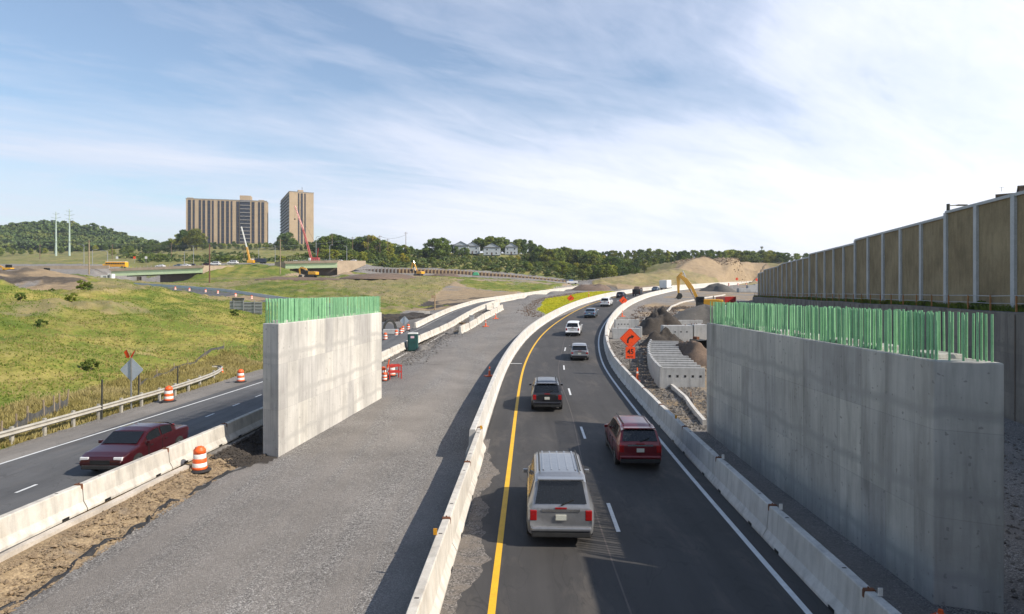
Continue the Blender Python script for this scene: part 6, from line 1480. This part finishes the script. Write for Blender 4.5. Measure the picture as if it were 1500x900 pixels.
row(770, 860, 20, 365, 420, [(770,384),(800,382),(860,388)], [0,1,3,1,4,6], 'on the slope below the houses to the right', hmin=4)
row(690, 800, 16, 500, 540, [(690,352),(705,348),(735,346),(752,353),(768,349),(785,356),(800,362)], [0,2,1,2], 'behind the pale houses', hmin=8, hmax=30)
row(600, 690, 14, 440, 500, [(600,367),(630,362),(636,350),(645,345),(652,352),(665,360),(690,366)], [0,2,5,1], 'left of the pale houses', hmax=26)
row(655, 785, 17, 440, 462, [(655,374),(785,374)], [0,1,6,3], 'directly below the pale houses', hmin=3, hmax=9)
row(560, 780, 34, 372, 430, [(560,378),(620,377),(700,384),(780,387)], [3,1,4,6,1,3,0], 'on the slope above the lagging wall', hmin=3.5, hmax=12)
row(465, 605, 24, 450, 520, [(465,350),(480,344),(500,343),(512,350),(528,343),(545,344),(560,352),(580,358),(605,362)], [0,2,1,0,3], 'right of the slim tower', hmin=6, hmax=30)
row(470, 600, 18, 380, 430, [(470,366),(540,368),(600,372)], [0,1,6,4,3], 'above the right overpass', hmin=3, hmax=12)
row(185, 300, 14, 600, 640, [(185,358),(220,356),(255,354),(262,342),(285,338),(300,350)], [0,1,2,6], 'left of the wide tower', hmax=30)
row(300, 470, 26, 600, 650, [(300,354),(340,358),(400,356),(412,343),(425,345),(440,357),(470,354)], [0,1,2,0,6], 'at the foot of the two towers', hmin=6, hmax=24)
plant_tree(3, 288, 590, 334, 'big yellow green tree in front of the wide tower left part', 'single trees by the towers', hmax=40, w=1.0); plant_tree(3, 281, 595, 338, 'smaller yellow green tree left of the biggest one by the wide tower', 'single trees by the towers', hmax=40); plant_tree(2, 268, 600, 336, 'dark tree at the left corner of the wide tower', 'single trees by the towers', hmax=40); plant_tree(2, 422, 600, 340, 'dark tree at the foot of the slim tower', 'single trees by the towers', hmax=40)
row(-80, 230, 26, 610, 690, [(-80,364),(0,362),(120,364),(230,364)], [0,1,2,6], 'along the foot of the wooded hill', hmin=7, hmax=16)
for k_, u_ in enumerate(used):
    if not u_:
        for c in list(PROT[k_].children): bpy.data.objects.remove(c)
        bpy.data.objects.remove(PROT[k_])
# shrubs
def shrub(k, x, y, h, label, group, w=1.0):
    z = gz(x, y); o = SP[k]; lab = ['mid green','dark green','yellow green'][k]+' '+label
    if not usedS[k]: usedS[k] = True; o.location = (x, y, z-.1); o.scale = (h*w, h*w, h); o['label'] = lab; o['group'] = group
    else: dup(o, (x, y, z-.1), rnd.uniform(0, 6), lab, group, (h*w, h*w, h))
for i in range(42):
    px = rnd.uniform(180, 520); Y = rnd.uniform(372, 470); shrub(rnd.choice((0,1,1,0)), ax(px, Y), Y, rnd.uniform(2.5, 5), 'shrub on the slope between street and towers', 'shrubs on the slope below the towers', 1.3)
for i in range(34):
    px = rnd.uniform(540, 850); Y = rnd.uniform(352, 380); shrub(rnd.choice((0,1,2)), ax(px, Y), Y, rnd.uniform(1.6, 3.4), 'shrub just above the lagging wall', 'shrubs above the lagging wall', 1.2)
for px, Y, h, lab in ((133,45,1.0,'bush on the near slope left of the diamond sign'),(60,60,.9,'bush on the middle of the grassy slope'),(105,78,1.3,'bush high on the grassy slope'),(120,100,1.8,'bush on the slope crest left of the white containers'),(128,104,1.5,'bush on the slope crest right beside another'),(75,90,1.2,'bush near the gravel cutting'),(345,92,1.2,'bush beneath the grey guide sign'),(30,70,1.0,'bush near the left photo edge on the slope')):
    shrub(1 if h > 1 else 0, ax(px, Y), Y, h, lab, 'bushes on the grassy slope')
for i in range(16):
    y = rnd.uniform(26, 110); shrub(rnd.choice((0,1,2)), wx(y)+rnd.uniform(.3, .8), y, rnd.uniform(.35, .7), 'weed clump on top of the retaining wall', 'weed clumps on the retaining wall', 1.5)
# distant forest on the hill as one mass
cms = [crown_mesh(50+k, 10, 150, .48, 'round', 'leaf_mid', .10) for k in range(4)]
base = []
for c in cms:
    a = np.zeros(len(c.vertices)*3); c.vertices.foreach_get('co', a); base.append(a.reshape(-1, 3))
rg = np.random.default_rng(3); N = 3000; Yc = rg.uniform(740, 965, N); pxs = rg.uniform(-420, 300, N); X = (pxs-750)*Yc/F; Z = height(X, Yc, False); hs = rg.uniform(7, 14.5, N); P = []
for i in range(N):
    b_ = base[i % 4]; a = rg.uniform(0, 6.28); c, s = math.cos(a), math.sin(a); w = hs[i]*1.1
    P.append(np.stack([X[i]+(b_[:,0]*c-b_[:,1]*s)*w, Yc[i]+(b_[:,0]*s+b_[:,1]*c)*w, Z[i]-1+b_[:,2]*hs[i]], 1))
def quads(name, P, mat, k=4):
    n = len(P)//k; me = bpy.data.meshes.new(name); me.vertices.add(len(P)); me.vertices.foreach_set('co', P.ravel()); me.loops.add(len(P)); me.loops.foreach_set('vertex_index', np.arange(len(P), dtype=np.int32)); me.polygons.add(n)
    me.polygons.foreach_set('loop_start', np.arange(n, dtype=np.int32)*k); me.polygons.foreach_set('loop_total', np.full(n, k, np.int32)); me.update(calc_edges=True); me.materials.append(M[mat]); o = bpy.data.objects.new(name, me); COL.objects.link(o); return o
m_, nt, b = newmat('forest_leaf'); c = ramp(nt, noise(nt, scaled_pos(nt), .028, 4, .65), [(.3, (.05,.085,.022)), (.5, (.085,.13,.028)), (.64, (.15,.17,.035)), (.8, (.23,.18,.06))]); nt.links.new(c, b.inputs['Base Color']); b.inputs['Roughness'].default_value = .8; M['forest'] = m_
m_, nt, b = newmat('scrub_leaf'); c = ramp(nt, noise(nt, scaled_pos(nt), .07, 5, .7), [(.3, (.05,.085,.022)), (.48, (.09,.135,.03)), (.6, (.17,.18,.045)), (.75, (.25,.20,.08))]); nt.links.new(c, b.inputs['Base Color']); b.inputs['Roughness'].default_value = .8; M['scrub'] = m_
tag(quads('forest', np.concatenate(P), 'forest'), 'dense green forest covering the far left hill', 'forest', kind='stuff')
# scrub covering the far slopes as one mass
N = 2600; Yc = rg.uniform(352, 520, N); pxs = rg.uniform(170, 880, N); m = (pxs > 535) | (Yc > 368); m &= ~((pxs > 640) & (pxs < 765) & (Yc > 462)); Yc = Yc[m]; pxs = pxs[m]
X = (pxs-750)*Yc/F; m = fbm(X*.03, Yc*.03, 3, 88)+.35*(pxs > 540)-.0*(pxs) > -.08; X = X[m]; Yc = Yc[m]; Z = height(X, Yc, False); hs = rg.uniform(1.5, 4.2, len(X)); P = []
for i in range(len(X)):
    b_ = base[i % 4][:400]; a = rg.uniform(0, 6.28); c, s = math.cos(a), math.sin(a); w = hs[i]*1.5
    P.append(np.stack([X[i]+(b_[:,0]*c-b_[:,1]*s)*w, Yc[i]+(b_[:,0]*s+b_[:,1]*c)*w, Z[i]-.4-hs[i]*.15+b_[:,2]*hs[i]], 1))
tag(quads('scrub', np.concatenate(P), 'scrub'), 'mixed green and yellow scrub covering the far slopes above street and lagging wall', 'scrub', kind='stuff')
# grass, weeds
def tufts(name, X, Y, h, mat, label, per=4, wid=.05, cat='grass', lean=.35):
    Z = height(X, Y); n = len(X); P = []
    for k in range(per):
        a = rg.uniform(0, 6.28, n); r = rg.uniform(0, .12, n)*(h*2); bx, by = X+np.cos(a)*r, Y+np.sin(a)*r; t = rg.uniform(0, 6.28, n); w = wid*(.6+.8*rg.random(n))*(1+h); ln = rg.normal(0, lean, (n, 2))*h[:, None]; hh = h*rg.uniform(.6, 1.15, n)
        P.append(np.stack([np.stack([bx-np.cos(t)*w, by-np.sin(t)*w, Z-.03], 1), np.stack([bx+np.cos(t)*w, by+np.sin(t)*w, Z-.03], 1), np.stack([bx+ln[:,0], by+ln[:,1], Z+hh], 1)], 1).reshape(-1, 3))
    return tag(quads(name, np.concatenate(P), mat, 3), label, cat, kind='stuff')
def scatter(n, x0, x1, y0, y1, cond, dens=None):
    X = rg.uniform(x0, x1, n); Y = y0+(y1-y0)*rg.random(n)**1.35; m = cond(X, Y); return X[m], Y[m]
slope = lambda X, Y: (zone_masks(X, Y)[0] > .55) & ((zone_masks(X,Y)[1] < .5) | (rg.random(len(X)) < .25))
X, Y = scatter(80000, -85, -23.4, 15, 118, lambda X, Y: slope(X, Y) & (fbm(X*.16, Y*.16, 3, 77) > -.22+.3*(rg.random(len(X))-.5)) & (np.abs(X/np.maximum(Y,1)) < 2.2))
tufts('slope_grass', X, Y, rg.uniform(.05, .18, len(X)), 'grassblade', 'green grass and weeds on the left slope', wid=.045)
X, Y = scatter(42000, -80, -23.3, 15, 118, lambda X, Y: slope(X, Y) & (fbm(X*.16, Y*.16, 3, 77) < .05) & (np.abs(X/np.maximum(Y,1)) < 2.2))
X2, Y2 = scatter(26000, -28, -23.3, 15, 60, lambda X, Y: X < -23.35); X = np.concatenate([X, X2]); Y = np.concatenate([Y, Y2])
tufts('dry_grass', X, Y, np.where(X > -29, rg.uniform(.12, .4, len(X)), rg.uniform(.06, .2, len(X))), 'drygrass', 'tall dry yellow grass behind the guardrail and across the slope', wid=.03)
X, Y = scatter(60000, -5, 40, 100, 205, lambda X, Y: zone_masks(X, Y)[2] > .6)
tufts('verge_grass', X, Y, rg.uniform(.08, .22, len(X)), 'vividblade', 'bright green newly seeded grass strip beside the curve', wid=.10)
X, Y = scatter(9000, -150, 10, 150, 345, lambda X, Y: (zone_masks(X, Y)[0] > .6))
tufts('bank_grass', X, Y, rg.uniform(.08, .22, len(X)), 'grassblade', 'patchy green grass on the far banks below the street', wid=.16)
X = wx(np.linspace(10, 140, 3500))+rg.uniform(.15, 1.0, 3500); Y = np.linspace(10, 140, 3500)
tufts('wall_weeds', X, Y, rg.uniform(.1, .45, 3500), 'leaf_mid', 'green weeds growing along the top of the retaining wall', wid=.05)
# stones
def stones(name, X, Y, s, mat, label, zo=0):
    Z = height(X, Y)+zo; n = len(X); o8 = np.array([(1,0,0),(-1,0,0),(0,1,0),(0,-1,0),(0,0,1),(0,0,-1)], float); F8 = np.array([(0,2,4),(2,1,4),(1,3,4),(3,0,4),(2,0,5),(1,2,5),(3,1,5),(0,3,5)])
    j = o8[None]+rg.normal(0, .22, (n, 6, 3)); a = rg.uniform(0, 6.28, n); c, sn = np.cos(a), np.sin(a); q = j*np.stack([s*rg.uniform(.7,1.3,n), s*rg.uniform(.7,1.3,n), s*rg.uniform(.4,.8,n)], 1)[:, None]
    x = q[...,0]*c[:,None]-q[...,1]*sn[:,None]+X[:,None]; y = q[...,0]*sn[:,None]+q[...,1]*c[:,None]+Y[:,None]; z = q[...,2]+Z[:,None]+s[:,None]*.2
    V = np.stack([x,y,z], -1)[:, F8].reshape(-1, 3); return tag(quads(name, V, mat, 3), label, 'rubble', kind='stuff')
n = 7000; Y = rg.uniform(9, 27, n); X = rg.uniform(-13.3, -11.8, n); stones('bank_stones', X, Y, rg.uniform(.012, .05, n)*(1+(rg.random(n) < .04)*1.5), 'tan', 'small stones on the dirt bank')
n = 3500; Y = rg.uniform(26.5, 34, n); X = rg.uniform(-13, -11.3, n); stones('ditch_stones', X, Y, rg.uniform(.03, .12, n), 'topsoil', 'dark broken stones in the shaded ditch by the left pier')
n = 9000; Y = rg.uniform(33, 75, n); X = np.interp(Y, _ys, _xcs)+rg.uniform(5.1, 9.5, n); stones('verge_rubble', X, Y, rg.uniform(.02, .09, n)*(1+(rg.random(n) < .06)*1.6), 'rock', 'broken rubble on the verge behind the right barrier')
n = 6000; Y = rg.uniform(58, 125, n); X = np.interp(Y, _yl, _xls)+rg.uniform(.6, 5.5, n)*rg.random(n); stones('slip_rubble', X, Y, rg.uniform(.03, .14, n), 'rock', 'grey rubble and clods beside the slip road barrier')
n = 1800; Y = rg.uniform(104, 190, n); X = np.interp(Y, [100,104,118,150,190,215], [5.5,4.6,3.5,8.0,22,36])+rg.normal(-.5, .9, n); stones('edge_clods', X, Y, rg.uniform(.03, .15, n), 'brownheap', 'brown clods along the edge of the bright green strip')
n = 5000; Y = rg.uniform(50, 125, n); X = rg.uniform(12, 34, n)+(Y-50)*.12; m = X > np.interp(Y, _ys, _xcs)+7; stones('site_rubble', X[m], Y[m], rg.uniform(.04, .2, m.sum()), 'brownheap', 'clods and rubble over the right construction site')
n = 4000; Y = rg.uniform(112, 128, n); X = rg.uniform(-30, -14, n); stones('pit_rubble', X, Y, rg.uniform(.08, .35, n), 'topsoil', 'dark rubble in the hollow beyond the left pier')
n = 900; Y = rg.uniform(385, 420, n); X = (rg.uniform(985,1115,n)-750)*Y/F; stones('heap_clods', X, Y, rg.uniform(.2, .8, n), 'tan', 'clods on the far tan heap')
n = 2500; Y = rg.uniform(14, 33, n); X = rg.uniform(12, 24, n); stones('corner_stones', X, Y, rg.uniform(.02, .09, n), 'rock', 'stones on the ground behind the right pier')

# ------------------------------------------------------------------ light, sky, camera
SUN_EL, SUN_AZ = R(38.5), R(109)      # azimuth clockwise from +Y
sd = Vector((math.sin(SUN_AZ)*math.cos(SUN_EL), math.cos(SUN_AZ)*math.cos(SUN_EL), math.sin(SUN_EL)))
L = bpy.data.lights.new('sun', 'SUN'); L.energy = 5.0; L.angle = R(.53); L.color = (1.0, .91, .79); lo = bpy.data.objects.new('sun', L); COL.objects.link(lo); lo.rotation_euler = (-sd).to_track_quat('-Z', 'Y').to_euler(); lo.location = (60, -10, 60)
w = bpy.data.worlds.new('World'); S.world = w; w.use_nodes = True; nt = w.node_tree; bg = nt.nodes['Background']; bg.inputs['Strength'].default_value = .125
sky = nn(nt, 'ShaderNodeTexSky'); sky.sky_type = 'NISHITA'; sky.sun_disc = False; sky.sun_elevation = SUN_EL; sky.sun_rotation = SUN_AZ; sky.altitude = 150; sky.air_density = 1.25; sky.dust_density = .8; sky.ozone_density = 3.0
tc = nn(nt, 'ShaderNodeTexCoord'); sx = nn(nt, 'ShaderNodeSeparateXYZ'); nt.links.new(tc.outputs['Generated'], sx.inputs[0])
zc = mth(nt, 'ADD', mth(nt, 'MAXIMUM', sx.outputs[2], 0), .16)
cb = nn(nt, 'ShaderNodeCombineXYZ'); nt.links.new(mth(nt, 'DIVIDE', sx.outputs[0], zc), cb.inputs[0]); nt.links.new(mth(nt, 'DIVIDE', sx.outputs[1], zc), cb.inputs[1])
def cm(rot, sc, loc=(0,0,0)):
    m0 = nn(nt, 'ShaderNodeMapping'); m0.inputs['Rotation'].default_value = (0,0,rot); nt.links.new(cb.outputs[0], m0.inputs['Vector']); m = nn(nt, 'ShaderNodeMapping'); m.inputs['Scale'].default_value = sc; m.inputs['Location'].default_value = loc; nt.links.new(m0.outputs[0], m.inputs['Vector']); return m.outputs[0]
big = noise(nt, cm(R(-35), (.50, .95, 1), (.4,.1,0)), 1.0, 7, .55, .5)
streak = noise(nt, cm(R(-28), (.55, 2.2, 1), (2,3,0)), 1.3, 9, .6, .9)
fine = noise(nt, cm(R(-48), (1.8, 5.0, 1)), 1.6, 8, .62, 1.4)
bias = mth(nt, 'ADD', mth(nt, 'MULTIPLY', sx.outputs[0], .16), mth(nt, 'MULTIPLY', mth(nt, 'SUBTRACT', .27, sx.outputs[2]), .50))   # more cloud towards the right and low down
tot = mth(nt, 'ADD', mth(nt, 'ADD', mth(nt, 'MULTIPLY', big, .68), mth(nt, 'MULTIPLY', streak, .27)), mth(nt, 'ADD', mth(nt, 'MULTIPLY', fine, .09), bias))
cf = ramp(nt, tot, [(.36, .08), (.45, .38), (.53, .72), (.66, .93)])
cc = mix(nt, ramp(nt, tot, [(.5, 0.), (.78, 1.)]), (5.5, 5.75, 6.7), (6.5, 6.6, 6.95))
# cloud brightens towards the sun side
cc = mix(nt, 1, cc, ramp(nt, mth(nt, 'ADD', mth(nt, 'MULTIPLY', sx.outputs[0], .6), .5), [(.15, .96), (.9, 1.2)]), 'MULTIPLY')
col = mix(nt, cf, sky.outputs[0], cc); nt.links.new(col, bg.inputs['Color'])
cam = bpy.data.cameras.new('camera'); cam.sensor_width = 36; cam.lens = 36*F/1500; cam.shift_y = -(450-HOR)/1500; cam.clip_end = 9000; cam.clip_start = .1
co = bpy.data.objects.new('camera', cam); COL.objects.link(co); co.location = (0, 0, CAMZ); co.rotation_euler = (R(90), 0, 0); S.camera = co
# air
hz = MB().box((0, 2050, 80), (8600, 4700, 190)).build('haze', 'wirem'); hz['kind'] = 'stuff'
hm, hnt, hb = newmat('haze_air'); hnt.nodes.remove(hb); pv = nn(hnt, 'ShaderNodeVolumePrincipled'); pv.inputs['Color'].default_value = (.80,.88,1,1); pv.inputs['Density'].default_value = HAZE; pv.inputs['Anisotropy'].default_value = .3
hnt.links.new(pv.outputs[0], hnt.nodes['Material Output'].inputs['Volume']); hz.data.materials.clear(); hz.data.materials.append(hm)
if HAZE == 0: bpy.data.objects.remove(hz)
S.view_settings.view_transform = 'Standard'; S.view_settings.look = 'None'; S.view_settings.gamma = 1; S.view_settings.exposure = .34; S.view_settings.use_curve_mapping = False
S.render.engine = 'CYCLES'; S.cycles.max_bounces = 5; S.cycles.diffuse_bounces = 3; S.cycles.volume_bounces = 0; S.cycles.transparent_max_bounces = 4
